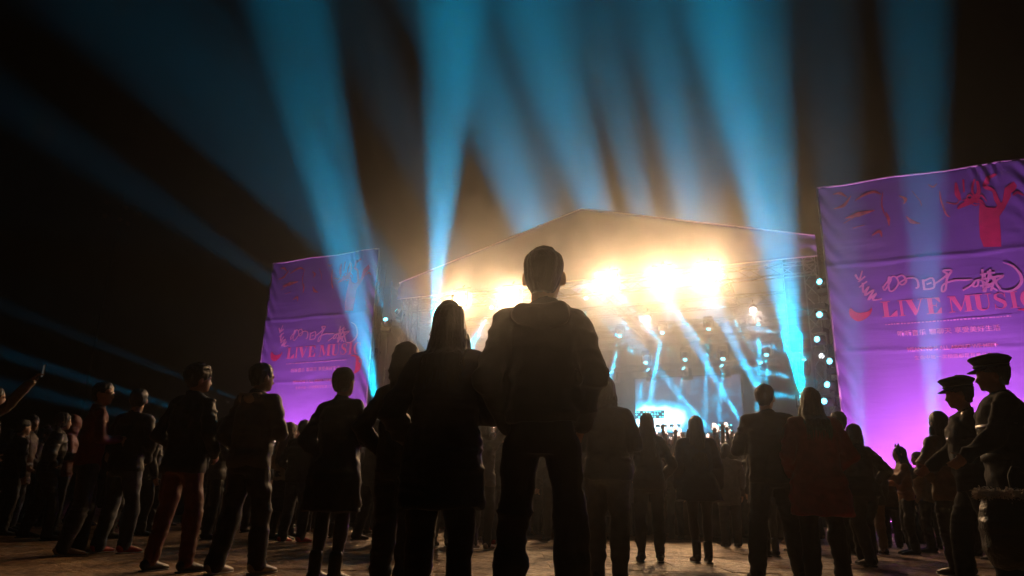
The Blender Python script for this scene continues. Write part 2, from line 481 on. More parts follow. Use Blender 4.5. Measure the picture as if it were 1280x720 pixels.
nt.links.new(nw.outputs[0], bp.inputs['Height']); nt.links.new(bp.outputs[0], b.inputs['Normal']); b.inputs['Roughness'].default_value = .5
M_PINK = mat('pink_print', (1.0, .34, .50), .5)
M_PALE = mat('pale_pink_print', (1.0, .66, .80), .5)
M_RED = mat('red_print', (.95, .10, .22), .5, .2, 3)
M_ORNG = mat('orange_print', (.85, .24, .22), .5, .4, 4)
M_CLOUD = mat('cloud_print', (.80, .34, .85), .5)

class Print:
    """flat lettering following the fabric; each stroke a hair above the last"""
    def __init__(s): s.v = []; s.f = []; s.n = 0
    def put(s, pts):
        s.n += 1; b = len(s.v); off = .012 + .0005 * (s.n % 40)
        s.v += [(x, wrinkle(x, z) - off, z) for x, z in pts]; return b
    def poly(s, pts):
        b = s.put(pts); s.f.append(tuple(range(b, b + len(pts))))
    def rect(s, x0, z0, x1, z1): s.poly([(x0, z0), (x1, z0), (x1, z1), (x0, z1)])
    def ribbon(s, pts, w, smooth=True):
        P = [Vector((p[0], p[1])) for p in pts]
        W = [w] * len(P) if not hasattr(w, '__len__') else list(w)
        if smooth and len(P) > 2:      # catmull-rom
            Q = []; WQ = []
            for i in range(len(P) - 1):
                p0, p1, p2, p3 = P[max(i - 1, 0)], P[i], P[i + 1], P[min(i + 2, len(P) - 1)]
                for k in range(5):
                    t = k / 5
                    Q.append(.5 * ((2 * p1) + (p2 - p0) * t + (2 * p0 - 5 * p1 + 4 * p2 - p3) * t * t + (3 * p1 - p0 - 3 * p2 + p3) * t ** 3))
                    WQ.append(W[i] * (1 - t) + W[i + 1] * t)
            Q.append(P[-1]); WQ.append(W[-1]); P, W = Q, WQ
        row = []
        for i, p in enumerate(P):
            d = P[min(i + 1, len(P) - 1)] - P[max(i - 1, 0)]
            if d.length < 1e-6: d = Vector((1, 0))
            d.normalize(); nn = Vector((-d.y, d.x)) * W[i] / 2
            row += [tuple(p - nn), tuple(p + nn)]
        b = s.put(row)
        s.f += [(b + 2 * i, b + 2 * i + 2, b + 2 * i + 3, b + 2 * i + 1) for i in range(len(P) - 1)]
    def build(s, name, mat_, parent):
        me = bpy.data.meshes.new(name); me.from_pydata(s.v, [], s.f); me.update()
        # make every face look towards the audience
        bm = bmesh.new(); bm.from_mesh(me)
        fl = [f for f in bm.faces if f.normal.y > 0]
        bmesh.ops.reverse_faces(bm, faces=fl); bm.to_mesh(me); bm.free()
        return link(name, me, mat_, parent)
CS = 4.5
def bp_(x, y):           # enlarged-view coordinates of the right banner -> its own (x, z)
    q = on_front(1050 + x / CS, 310 + y / CS); return (q.x, q.z)
def bq_(x, y):
    q = on_front(1020 + x / 4.923, 190 + y / 4.923); return (q.x, q.z)
def glyph(pr, ch, x, z, h, w):
    def rc(a, b_, c, d): pr.rect(x + a * w, z + b_ * h, x + c * w, z + d * h)
    def pl(p): pr.poly([(x + a * w, z + b_ * h) for a, b_ in p])
    t = .06
    if ch == 'L':
        rc(.14, 0, .44, 1); rc(0, .95, .58, 1); rc(0, 0, .14, .05); rc(.44, 0, .95, .05); pl([(.5, .05), (.95, .05), (.97, .38), (.9, .38)])
    if ch == 'I':
        rc(.3, .0, .7, 1); rc(.08, .95, .3, 1); rc(.7, .95, .92, 1); rc(.08, 0, .3, .05); rc(.7, 0, .92, .05)
    if ch == 'V':
        pl([(.08, .96), (.42, .96), (.68, .2), (.54, 0), (.47, 0)]); pl([(.68, .2), (.54, 0), (.88, .96), (.95, .96)][::1]); rc(0, .95, .52, 1); rc(.72, .95, 1.05, 1)
    if ch == 'E':
        rc(.14, 0, .44, 1); rc(0, .95, .14, 1); rc(.44, .95, .9, 1); rc(0, 0, .14, .05); rc(.44, 0, .92, .05); rc(.44, .48, .66, .53)
        pl([(.6, .05), (.92, .05), (.95, .36), (.9, .36)]); pl([(.6, .95), (.9, .95), (.92, .68), (.87, .68)]); pl([(.6, .5), (.68, .7), (.68, .3)])
    if ch == 'M':
        rc(.1, 0, .15, .95); rc(0, .95, .34, 1); rc(0, 0, .25, .05); pl([(.1, .95), (.34, .95), (.55, .2), (.46, 0)]); pl([(.55, .2), (.46, 0), (.74, .95), (.78, .95)]); rc(.72, 0, .93, 1); rc(.93, .95, 1.02, 1); rc(.62, 0, .72, .05); rc(.93, 0, 1.02, .05)
    if ch == 'U':
        rc(.12, .25, .4, .95); rc(0, .95, .52, 1); rc(.68, .95, 1.0, 1)
        pr.ribbon([(x + a * w, z + b_ * h) for a, b_ in [(.26, .3), (.28, .14), (.4, .04), (.56, .03), (.7, .1), (.79, .25), (.82, .45), (.82, .95)]], [.28 * w, .24 * w, .14 * w, .07 * h, .05 * w, .05 * w, .05 * w, .05 * w])
    if ch == 'S':
        pr.ribbon([(x + a * w, z + b_ * h) for a, b_ in [(.84, .72), (.72, .92), (.48, .97), (.24, .86), (.24, .68), (.46, .55), (.7, .42), (.78, .24), (.64, .08), (.42, .03), (.2, .12), (.12, .3)]], [.04 * w, .07 * w, .06 * w, .18 * w, .26 * w, .3 * w, .3 * w, .22 * w, .12 * w, .05 * w, .06 * w, .05 * w])
        rc(.82, .68, .88, 1); rc(.08, 0, .14, .34)
    if ch == 'C':
        pr.ribbon([(x + a * w, z + b_ * h) for a, b_ in [(.86, .72), (.74, .92), (.54, .97), (.32, .86), (.22, .5), (.32, .14), (.54, .03), (.76, .1), (.9, .3)]], [.04 * w, .08 * w, .06 * w, .22 * w, .3 * w, .22 * w, .06 * w, .05 * w, .05 * w])
        rc(.85, .66, .91, 1)
def add_text(s, x, z, height, width, mat_, parent, name='lettering', bold=0.0):
    me = text_mesh(s, 1.0, bold=bold)
    co = np.empty(len(me.vertices) * 3); me.vertices.foreach_get('co', co); co = co.reshape(-1, 3)
    x0, x1 = co[:, 0].min(), co[:, 0].max(); z0, z1 = co[:, 2].min(), co[:, 2].max()
    co[:, 0] = (co[:, 0] - x0) / (x1 - x0) * width + x; co[:, 2] = (co[:, 2] - z0) / (z1 - z0) * height + z
    co[:, 1] = [wrinkle(a, c_) - .012 for a, c_ in zip(co[:, 0], co[:, 2])]
    me.vertices.foreach_set('co', co.ravel()); me.update()
    bm = bmesh.new(); bm.from_mesh(me); bm.normal_update()
    bmesh.ops.reverse_faces(bm, faces=[f for f in bm.faces if f.normal.y > 0]); bm.to_mesh(me); bm.free()
    return link(name, me, mat_, parent)
def make_banner(s0, label):
    e = stage_empty('event_banner', s0, 0, 0, label, 'banner', 'tall printed event banners on both sides of the stage')
    nx, nz_ = 90, 170
    vs = []; fs = []
    for i in range(nx + 1):
        x = BW * i / nx
        for j in range(nz_ + 1):
            z = BZ0 + (BH - BZ0) * j / nz_
            zt = z - (.03 * math.sin(x * 2.3) + .012 * math.sin(x * 9)) * (j / nz_) ** 6
            vs.append((x, wrinkle(x, z), zt))
    for i in range(nx):
        for j in range(nz_):
            a = i * (nz_ + 1) + j
            fs.append((a, a + nz_ + 1, a + nz_ + 2, a + 1))
    m = MB(); m.add(vs, fs); fb = m.build('fabric', bm_mat, e, True)
    so = fb.modifiers.new('thickness', 'SOLIDIFY'); so.thickness = .006; so.offset = 1
    m = MB(); m.tube([(0, .0, BZ0), (0, .0, BH)], .03, 6); m.tube([(BW, .0, BZ0), (BW, .0, BH)], .03, 6)
    m.tube([(x_ * BW / 8, .0, BH - .03 * math.sin(x_ * BW / 8 * 2.3)) for x_ in range(9)], .03, 6)
    m.build('edge_tube', mat('white_tube', (.75, .72, .75), .5), e, True)
    fr = MB()
    for x in (.3, BW / 2, BW - .3): truss(fr, (x, .55, 0), (x, .55, BH - .4), .35, .025)
    for z in (2.5, 5, 7.5, 9.6): fr.bar((.1, .32, z), (BW - .1, .32, z), .03, 5)
    fr.build('frame', M_ALU, e)
    for x in (.5, BW - .5):
        bl = MB(); bl.box((x, 1.2, .3), (.8, .8, .6)); bl.bar((x, 1.2, .6), (x, .7, 5), .03); bl.build('ballast', M_STEEL, e)
    # slogan
    spans = [('L', 228, 320), ('I', 322, 362), ('V', 364, 466), ('E', 480, 572), ('M', 608, 745), ('U', 752, 856), ('S', 862, 946), ('I', 950, 1012), ('C', 1012, 1108)]
    for ch, a, c2 in spans:
        p = Print(); x0 = bp_(a, 320)[0]; x1 = bp_(c2, 310)[0]
        glyph(p, ch, x0, 5.76, .46, x1 - x0)
        p.build('slogan_letter', M_PINK, e)
    p = Print()
    def st(pts, w): p.ribbon([bp_(*q) for q in pts], [v * 1.35 for v in w] if hasattr(w, '__len__') else w * 1.35)
    st([(85, 150), (108, 178), (125, 128)], [.05, .04, .03]); st([(102, 192), (142, 160)], .035); st([(108, 222), (152, 188)], .035)
    st([(128, 196), (132, 250), (162, 216), (140, 266), (190, 236), (158, 292), (205, 255), (184, 292), (236, 286)], [.05, .045, .035, .045, .035, .045, .035, .045, .03])
    st([(240, 215), (252, 238), (286, 180), (272, 168), (276, 236), (300, 240), (328, 202), (318, 170), (296, 162), (262, 196), (244, 222)], .035)
    st([(318, 168), (350, 155), (372, 186), (352, 208), (336, 196), (388, 170), (430, 178), (440, 218), (424, 228)], [.03, .04, .045, .035, .03, .04, .04, .045, .03])
    st([(466, 178), (474, 238)], .045); st([(466, 190), (518, 170), (528, 222), (474, 234)], .04); st([(486, 206), (514, 196)], .035)
    st([(522, 208), (560, 184), (602, 150), (578, 130), (626, 128), (602, 170), (592, 236), (572, 244), (580, 208), (640, 184), (700, 182), (745, 178)], [.03, .04, .045, .04, .045, .045, .04, .035, .035, .045, .04, .03])
    st([(690, 240), (740, 210), (758, 184), (748, 218), (772, 212), (778, 180)], .035)
    st([(800, 120), (806, 240)], .04); st([(846, 120), (814, 250)], .045); st([(786, 150), (872, 138)], .035); st([(758, 186), (922, 154)], .045)
    st([(786, 216), (884, 190)], .035); st([(828, 130), (902, 236)], .045); st([(874, 160), (848, 242)], .04); st([(786, 178), (884, 242)], .035); st([(812, 150), (836, 226)], .035)
    st([(918, 160), (836, 212), (800, 246)], .035)
    st([(915, 82), (972, 104), (1012, 148), (1020, 190), (992, 228), (944, 246), (896, 240)], [.02, .04, .055, .06, .05, .04, .02])
    p.build('brush_writing', M_PALE, e)
    p = Print()
    st([(58, 340), (72, 370), (104, 388), (146, 376), (170, 358), (178, 338)], [.03, .14, .2, .12, .05, .02]); p.build('petal_mark', M_RED, e); p = Print()
    st([(1000, 348), (1062, 352), (1110, 392), (1118, 446), (1090, 490)], [.02, .06, .22, .2, .03])
    p.build('petal_mark', M_RED, e)
    x, z = bp_(318, 462); x1 = bp_(896, 400)[0]
    for tx, q0, q1 in (('听听音乐', 318, 476), ('聊聊天', 497, 620), ('享受美好生活', 640, 896)):
        xa = bp_(q0, 440)[0]; add_text(tx, xa, 5.18, .17, bp_(q1, 420)[0] - xa, M_PALE, e, bold=.012)
    x = bp_(375, 550)[0]; x1 = bp_(876, 500)[0]
    add_text('MEANING IS ALL ABOUT WE MEET', x, 4.74, .12, x1 - x, M_PALE, e, bold=.02)
    p = Print(); 
    for q0, q1 in ((-.01, .3), (.5, .72), (.8, 1.01)):
        p = Print(); p.rect(x + (x1 - x) * q0, 4.795, x + (x1 - x) * q1, 4.815); p.build('strike_line', M_PINK, e)
    x = bp_(415, 590)[0]; x1 = bp_(848, 545)[0]
    add_text('生命中每一次相遇都是有意义的', x, 4.50, .12, x1 - x, M_PALE, e)
    p = Print()
    x = bp_(250, 400)[0]; x1 = bp_(960, 365)[0]; q = x
    while q < x1:
        wq = random.uniform(.03, .08); p.rect(q, 5.53, q + wq, 5.53 + random.uniform(.025, .045)); q += wq + random.uniform(.012, .04)
    p.build('small_print', M_PALE, e)['kind'] = 'stuff'
    # upper artwork: red raised arm and loose leaf strokes
    p = Print()
    p.poly([bq_(*q) for q in [(1006, 300), (1050, 340), (1098, 345), (1146, 305), (1128, 390), (1136, 480), (1140, 583), (1032, 585), (1008, 520), (1002, 420)]])
    p.poly([bq_(*q) for q in [(1146, 305), (1160, 225), (1205, 190), (1255, 148), (1232, 222), (1190, 290), (1160, 350), (1126, 400)]])
    p.ribbon([bq_(*q) for q in [(1060, 150), (1040, 210), (1090, 240), (1110, 290), (1130, 330)]], [.05, .12, .08, .12, .1])
    p.ribbon([bq_(*q) for q in [(1110, 140), (1060, 160), (1050, 200)]], [.05, .12, .1])
    p.ribbon([bq_(*q) for q in [(990, 180), (1000, 250), (960, 300), (900, 330), (870, 350)]], [.06, .1, .16, .12, .04])
    p.ribbon([bq_(*q) for q in [(860, 190), (870, 260), (890, 300)]], [.05, .14, .04]); p.ribbon([bq_(*q) for q in [(905, 170), (910, 250)]], [.05, .04]); p.ribbon([bq_(*q) for q in [(975, 170), (960, 240), (990, 300)]], [.05, .06, .04])
    p.ribbon([bq_(*q) for q in [(1210, 270), (1240, 250), (1275, 268)]], [.04, .09, .04])
    for q in range(9):
        a = bq_(900 + q * 12, 300 + 14 * math.sin(q * 2)); p.ribbon([a, (a[0] + .1, a[1] + .12 * math.sin(q)), (a[0] + .2, a[1] - .08)], [.02, .05, .02])
    p.build('dancer_print', M_RED, e)
    for pts, w in [([(105, 262), (150, 255), (190, 280)], .1), ([(110, 350), (170, 330), (215, 270)], .1), ([(240, 300), (300, 262), (360, 246), (400, 262)], .08), ([(180, 410), (260, 385), (360, 360)], .16), ([(170, 440), (240, 400)], .05),
                   ([(225, 470), (300, 450)], .05), ([(345, 515), (390, 490), (405, 525)], .1), ([(430, 370), (445, 410), (450, 455)], .09), ([(510, 270), (550, 290), (540, 320)], .1), ([(555, 395), (590, 430), (640, 440)], .12), ([(590, 240), (640, 300)], .06),
                   ([(760, 240), (770, 300), (800, 380), (825, 400)], .05), ([(690, 200), (720, 215), (745, 195)], .06), ([(640, 300), (650, 330)], .08), ([(410, 250), (405, 330), (430, 400)], .04), ([(800, 310), (860, 320), (880, 300)], .05)]:
        p = Print(); p.ribbon([bq_(*q) for q in pts], [.02] + [w] * (len(pts) - 2) + [.02]); p.build('leaf_print', M_ORNG, e)
    # pink cloud and red label near the foot
    p = Print()
    for (cx, cz, rx, rz) in [(1.6, 1.1, 1.2, .62), (2.7, 1.3, 1.3, .95), (3.9, 1.15, 1.4, .8), (4.6, .8, .68, .5)]:
        p.poly([(min(max(cx + rx * math.cos(t * math.pi / 14), .1), BW - .1), max(cz + rz * math.sin(t * math.pi / 14), .3)) for t in range(28)])
    p.build('cloud_print', M_CLOUD, e)
    p = Print(); p.n = 20; p.rect(1.65, 1.05, 2.62, 1.33); p.build('label_patch', M_RED, e)
    t_ = add_text('WAISUN', 1.72, 1.10, .18, .82, M_PALE, e, bold=.02); t_.location = (0, -.02, 0)
    return e
make_banner(0.0, 'tall purple event banner at the right edge reading LIVE MUSIC')
make_banner(-21.53, 'tall purple event banner left of the stage reading LIVE MUSIC')

# ================================================================== LAMPS
def spot(name, parent, loc, direction, power, color, size, blend, radius=.05):
    L = bpy.data.lights.new(name, 'SPOT'); L.energy = power; L.color = color; L.spot_size = size; L.spot_blend = blend; L.shadow_soft_size = radius
    o = bpy.data.objects.new(name, L); COL.objects.link(o)
    o.location = loc; o.rotation_euler = Vector(direction).to_track_quat('-Z', 'Y').to_euler()
    if parent: o.parent = parent
    return o
# moving head: yoke and base, head with lens
def moving_head_meshes():
    base = MB(); base.box((0, 0, 0), (.34, .34, .12)); base.box((0, 0, -.07), (.28, .28, .03))
    yoke = MB(); yoke.box((-.19, 0, .22), (.04, .14, .36)); yoke.box((.19, 0, .22), (.04, .14, .36)); yoke.box((0, 0, .075), (.42, .16, .04))
    head = MB(); head.tube([(0, 0, -.22), (0, 0, -.18), (0, 0, .0), (0, 0, .14), (0, 0, .22)], [.09, .13, .15, .13, .12], 14)
    lens = MB(); lens.bar((0, 0, .221), (0, 0, .232), .085, 16)
    return [q.mesh(n) for q, n in ((base, 'base'), (yoke, 'yoke'), (head, 'head'), (lens, 'lens'))]
MH = moving_head_meshes()
M_CYL = mat('cyan_lens', (.1, .4, .5), .3, emis=(.18, .8, 1), estr=5)
M_BLACKP = mat('lamp_housing', (.03, .03, .033), .4)
CYAN = (.0, .56, 1.0); CYAN2 = (.02, .62, 1.0)
def moving_head(src, dst, power, deg, blend, label, color=CYAN, group='cyan moving-head beam lights around the stage', soff=0., doff=-12.):
    """src, dst: (px, py); soff / doff: depth behind the stage front"""
    a = stw(on_front(*src, soff)); t = stw(on_front(*dst, doff))
    D = (t - a).normalized()
    e = empty('moving_head_light', a, ANG, label, 'stage light', group)
    Dl = Matrix.Rotation(-ANG, 3, 'Z') @ D
    q = Dl.to_track_quat('Z', 'Y').to_euler()
    yw = math.atan2(Dl.y, Dl.x) - math.pi / 2      # axle square to the beam
    if Dl.z >= 0:
        for nm, me_ in (('base', MH[0]), ('yoke', MH[1])): link(nm, me_, M_BLACKP, e, (0, 0, -.26)).rotation_euler = (0, 0, yw)
    else:                                           # hung upside down
        for nm, me_ in (('base', MH[0]), ('yoke', MH[1])): link(nm, me_, M_BLACKP, e, (0, 0, .26)).rotation_euler = (math.pi, 0, yw)
    h = link('head', MH[2], M_BLACKP, e, (0, 0, 0)); h.rotation_euler = q
    link('lens', MH[3], M_CYL, h)
    if power > 0: spot('beam_lamp', h, (0, 0, .26), (0, 0, -1), power, color, R(deg), blend).rotation_euler = (math.pi, 0, 0)
    return e
M_FILL_LENS = mat('fill_lens', (.5, .5, .5), .3, emis=(1, .9, .8), estr=3)  # glowing face of the added stage fill lamps
# warm audience lights under the front edge of the canopy
M_WARM = mat('warm_lens', (1, .7, .4), .3, emis=(1, .62, .25), estr=120)
WARM = (1.0, .60, .30)
WL = [((575, 374), 2600, 'leftmost warm audience light, over the long-haired woman'), ((638, 370), 2900, 'warm audience light just left of the tall man'),
      ((760, 352), 3000, 'warm audience light alone to the right of the tall man'), ((828, 346), 2900, 'blazing warm audience light, left of the two brightest'),
      ((885, 342), 3300, 'blazing warm audience light at the far right of the warm row')]
for (px, pw, lab) in WL:
    c = on_front(*px, -.3)
    e = stage_empty('audience_light', c.x, -.3, c.z, lab, 'stage light', 'warm audience lights under the canopy edge')
    m = MB()
    m.tube([(0, .22, 0), (0, .14, 0), (0, .035, 0)], [.12, .3, .32], 20); m.box((-.33, .1, 0), (.03, .3, .5)); m.box((.33, .1, 0), (.03, .3, .5)); m.box((0, .1, .42), (.7, .05, .04)); m.bar((0, .12, .42), (0, .3, .62), .02)
    m.build('housing', M_BLACKP, e)
    m = MB(); rr = .28 if pw > 2895 and px[0] > 800 else .2
    m.bar((0, .03, 0), (0, .045, 0), rr, 24)
    m.build('bulb', M_WARM, e)
    D = Matrix.Rotation(-ANG, 3, 'Z') @ (Vector((-.5, 3, .8)) - stw(c)).normalized()
    spot('lamp', e, (0, -.12, 0), D, pw * WARM_K, WARM, R(70), 1, .14)

# neutral fill lamps added under the canopy roof to brighten the stage interior
for k, (s, d, pw) in enumerate(((-12.6, 3.6, 1.), (-9.4, 3.6, 1.), (-6.2, 3.6, 1.), (-2.4, 3.6, 1.))):
    e = stage_empty('stage_fill_light', s, d, ZB - .5, ('dim fill light added on the roof truss over the stage, ' + ('leftmost', 'second from left', 'third from left', 'rightmost')[k]), 'stage light', 'added fill lights under the canopy roof')
    m = MB(); m.tube([(0, .12, .1), (0, 0, 0), (0, -.1, -.12)], [.08, .14, .15], 12); m.bar((0, 0, 0), (0, 0, .3), .02); m.build('housing', M_BLACKP, e)
    m = MB(); m.bar((0, -.101, -.121), (0, -.11, -.131), .13, 12); m.build('lens', M_FILL_LENS, e)
    spot('lamp', e, (0, -.14, -.17), (.0, -.6, -1), 190 * pw, (1, .84, .76), R(120), 1, .1)

# magenta floods washing the banners from below
M_MAG = mat('magenta_lens', (.8, .2, .8), .3, emis=(1, .2, 1), estr=12)
for (s, pw) in ((.9, 1.), (2.9, 1.25), (4.7, 1.), (-20.5, .9), (-18.4, .9), (-17.1, .6)):
    c = Vector((s, -1.7, .25))
    e = stage_empty('wash_light', s, -1.7, .0, 'magenta floor wash light below the %s banner, %s' % ('right' if s > 0 else 'left', {.9: 'leftmost', 2.9: 'middle', 4.7: 'rightmost', -20.5: 'leftmost', -18.4: 'middle', -17.1: 'rightmost'}[s]), 'wash light', 'magenta wash lights at the feet of the banners')
    m = MB(); m.box((0, 0, .12), (.5, .22, .2), Matrix.Rotation(R(35), 3, 'X')); m.box((-.27, 0, .1), (.02, .1, .2)); m.box((.27, 0, .1), (.02, .1, .2)); m.build('housing', M_BLACKP, e)
    m = MB(); m.box((0, .065, .225), (.42, .15, .01), Matrix.Rotation(R(35) , 3, 'X')); m.build('lens', M_MAG, e)
    spot('lamp', e, (0, .08, .32), (0, .33, 1), 420 * pw * MAG_K, (1.0, .27, .92), R(95), .9, .12)

# beams.  source pixel, aim pixel, power, cone angle, softness, depth of source, depth of aim
K = BEAM_K
BEAMS = [      # source pixel, aim pixel, power, cone angle, softness, depth of source, depth of aim
    ((478, 533), (405, 200), 560, 10.5, .95, -.6, -8.5, 'floor beam light between left banner and scaffold'),
    ((483, 404), (452, 270), 120, 5, .6, .4, -4, 'beam light on the scaffold beside the left banner'),
    ((541, 430), (562, 100), 560, 9, .95, .6, -8.5, 'beam light behind the long-haired woman pointing straight up'),
    ((1004, 500), (948, 180), 480, 9.5, .95, 1.0, -8.5, 'beam light low beside the right banner aimed high'),
    # soft broad beams from behind the canopy
    ((735, 470), (600, 120), 1000, 15, 1, 14, 4, 'beam light behind the canopy, leftmost'),
    ((800, 470), (700, 110), 1600, 14, 1, 14, 4, 'beam light behind the canopy, second from left'),
    ((850, 470), (755, 60), 1300, 11, 1, 14, 4, 'beam light behind the canopy, middle'),
    ((905, 460), (815, 40), 1100, 11, 1, 14, 4, 'beam light behind the canopy, fourth from left'),
    ((990, 460), (895, 30), 1200, 11, 1, 14, 4, 'beam light behind the canopy, rightmost'),
    ((640, 470), (500, 150), 200, 13, 1, 14, 4, 'beam light behind the left half of the canopy'),
    ((700, 470), (640, 80), 420, 26, 1, 14, 4, 'wide faint fill beam added behind the left slope of the canopy'),  # extra lamp, added to fill the dark sky between the beams
    ((880, 470), (860, 60), 380, 24, 1, 14, 4, 'wide faint fill beam added behind the right slope of the canopy'),  # second added lamp, lifts the haze over the right slope
    # faint beams to the far left
    ((500, 392), (250, 175), 100, 7, 1, 4, -2, 'beam light high on the scaffold aimed far left'),
    ((470, 440), (190, 250), 150, 9, 1, 4, -2, 'beam light behind the left banner aimed far left'),
    ((350, 520), (60, 405), 150, 4, 1, 3, -2, 'beam light behind the foot of the left banner, upper'),
    ((330, 545), (0, 440), 420, 3.6, .8, 3, -2, 'beam light behind the foot of the left banner, middle'),
    ((330, 560), (0, 480), 300, 4.5, 1, 3, -2, 'beam light behind the foot of the left banner, lower'),
    # in front of the right banner
    ((1172, 640), (1150, 150), 330, 6.5, .9, -3.0, -10, 'beam light on the ground before the right banner'),
    ((1085, 640), (1040, 150), 130, 7, 1, -2.0, -10, 'beam light on the ground at the inner side of the right banner'),
    # rear row, leaning up-left
    ((768, 470), (700, 395), 135, 2.4, .4, 8.0, 6, 'rear row beam light left of the video screen'),
    ((814, 467), (752, 398), 256, 2.4, .4, 8.0, 6, 'rear row beam light above the left end of the video screen'),
    ((858.5, 465), (798, 396), 270, 2.4, .4, 8.0, 6, 'rear row beam light above the middle of the video screen'),
    ((906, 462), (846, 390), 270, 2.4, .4, 8.0, 6, 'rear row beam light above the right end of the video screen'),
    ((954, 459), (908, 385), 202, 2.4, .4, 8.0, 6, 'rear row beam light right of the video screen'),
    ((616, 381), (592, 428), 89, 4, .6, 3.0, 1, 'beam light hanging between the woman and the tall man'),
    ((625, 524), (598, 492), 105, 7, .6, 3.0, 0, 'low beam light seen between the couple'),
    ((945, 560), (860, 415), 92, 6, .7, 5.5, 3.5, 'low beam light behind the raised arm, left'),
    ((985, 560), (900, 395), 113, 6, .7, 5.5, 3.5, 'low beam light behind the man with glasses'),
    ((920, 575), (838, 480), 69, 5, .7, 4.5, 2.8, 'low beam light right of the two long-haired women'),
    # rear upper row, thin shafts downwards
    ((733, 369), (728, 420), 22, 4, .5, 7.0, 5, 'upper row beam light beside the tall man'),
    ((775.5, 416), (764, 470), 37, 4, .5, 7.0, 5, 'upper row beam light, second from left'),
    ((808, 449), (797, 515), 22, 4, .5, 7.0, 5, 'upper row beam light over the left of the screen'),
    ((828.5, 412), (818, 470), 37, 4, .5, 7.0, 5, 'upper row beam light, third from left'),
    ((857, 445), (846, 520), 22, 4, .5, 7.0, 5, 'upper row beam light over the middle of the screen'),
    ((886, 406), (881, 520), 37, 4, .5, 7.0, 5, 'upper row beam light, fourth from left'),
    ((904, 444), (899, 520), 22, 4, .5, 7.0, 5, 'upper row beam light over the right of the screen'),
    ((930, 348), (932, 440), 55, 4, .5, 7.0, 5, 'topmost beam light of the upper row'),
    ((948, 401), (949, 470), 43, 4, .5, 7.0, 5, 'upper row beam light at the right'),
    ((958, 439), (958, 510), 22, 4, .5, 7.0, 5, 'upper row beam light low at the right'),
    ((1005, 457), (1003, 400), 22, 4, .5, 4.0, 3, 'beam light inside the wide cyan beam at the right'),
    # column beside the right banner, aimed left
    ((1030, 354), (950, 326), 35, 2.4, .3, .3, -2.2, 'topmost beam light of the column beside the right banner'),
    ((1028, 394), (980, 384), 10, 2.4, .3, .3, -2.2, 'second beam light down the column beside the right banner'),
    ((1027, 425), (945, 411), 16, 2.4, .3, .3, -2.2, 'third beam light down the column beside the right banner'),
    ((1043, 453), (955, 432), 25, 2.4, .3, .3, -2.2, 'fourth beam light down the column beside the right banner'),
    ((1040, 482), (950, 463), 21, 2.4, .3, .3, -2.2, 'fifth beam light down the column beside the right banner'),
    ((1035, 502), (970, 494), 14, 2.4, .3, .3, -2.2, 'lowest beam light of the column beside the right banner'),
]
for (a, t_, pw, dg, bl, so_, do_, lab) in BEAMS:
    moving_head(a, t_, pw * K, dg, bl, 'cyan ' + lab, CYAN, soff=so_, doff=do_)
# two tilted white flood heads in that column
for (px, lab) in (((1031, 384), 'upper small white oval light beside the right banner'), ((1027, 445), 'lower small white oval light beside the right banner')):
    c = on_front(*px, .5)
    e = stage_empty('round_floodlight', c.x, .5, c.z, lab, 'stage light')
    m = MB(); m.tube([(0, .2, 0), (0, .1, 0), (0, 0, 0)], [.05, .09, .10], 12); m.build('housing', M_BLACKP, e)
    m = MB(); m.bar((0, -.005, 0), (0, -.02, 0), .075, 14); m.build('lens', mat('white_lens', (.9, .9, .9), .3, emis=(.9, .95, 1), estr=3), e)
# lighting bars that carry the rear rows
for (z_px, a, b_, d, lab) in ((462, 760, 975, 8.2, 'lower lighting bar at the back of the stage'), (430, 760, 975, 7.25, 'upper lighting bar at the back of the stage')):
    A, B = on_front(a, z_px, d), on_front(b_, z_px, d)
    e = stage_empty('lighting_bar', (A.x + B.x) / 2, d, A.z, lab, 'lighting bar')
    w = (B.x - A.x) / 2
    m = MB(); truss(m, (-w, .1, 0), (w, .1, 0), .25, .018); m.build('truss_bar', M_ALU, e)
    m = MB(); m.bar((-w + .2, .1, 0), (-w + .2, .1, ZB - A.z - .3), .012); m.bar((w - .2, .1, 0), (w - .2, .1, ZB - A.z - .3), .012); m.build('hanging_cable', M_STEEL, e)
tw = stage_empty('lighting_column', -.1, .72, 0, 'slim truss column carrying beam lights beside the right banner', 'lighting column')
m = MB(); truss(m, (0, .15, 0), (0, .15, 8.6), .34, .024); m.build('truss_column', M_ALU, tw)

# dead floodlight mast far left
pm = ray(152, 265); t = 60 / pm.y; P = CAMP + pm * t
e = empty('floodlight_mast', (P.x, P.y, 0), .3, 'thin dark mast with a loose cluster of unlit round lamps at far left', 'lamp mast')
m = MB(); m.tube([(0, 0, 0), (-.05, 0, P.z - 4), (0, 0, P.z - 1), (.02, 0, P.z + 2.2)], [.12, .09, .06, .03], 8); m.build('pole', M_STEEL, e, True)
m = MB(); m.bar((0, 0, P.z - 2.5), (1.6, 0, P.z + 1.2), .03); m.bar((0, 0, P.z - 2.), (-1.3, 0, P.z + .8), .03); m.bar((-1.3, 0, P.z + .6), (1.5, 0, P.z + .9), .025); m.build('arm', M_STEEL, e)
for (x, z) in ((-1.3, .8), (.35, .55), (1.6, 0.1), (-1.25, -.5), (.05, -.7), (.75, -1.0)):
    m = MB(); m.tube([(x, .15, P.z + z + .2), (x, 0, P.z + z), (x, -.18, P.z + z - .12)], [.05, .18, .24], 12); hh = m.build('lamp_head', M_STEEL, e, True)
    m = MB(); m.bar((x, -.185, P.z + z - .123), (x, -.2, P.z + z - .133), .21, 14); m.build('glass', mat('lamp_glass', (.8, .8, .82), .18, metal=1.), hh)

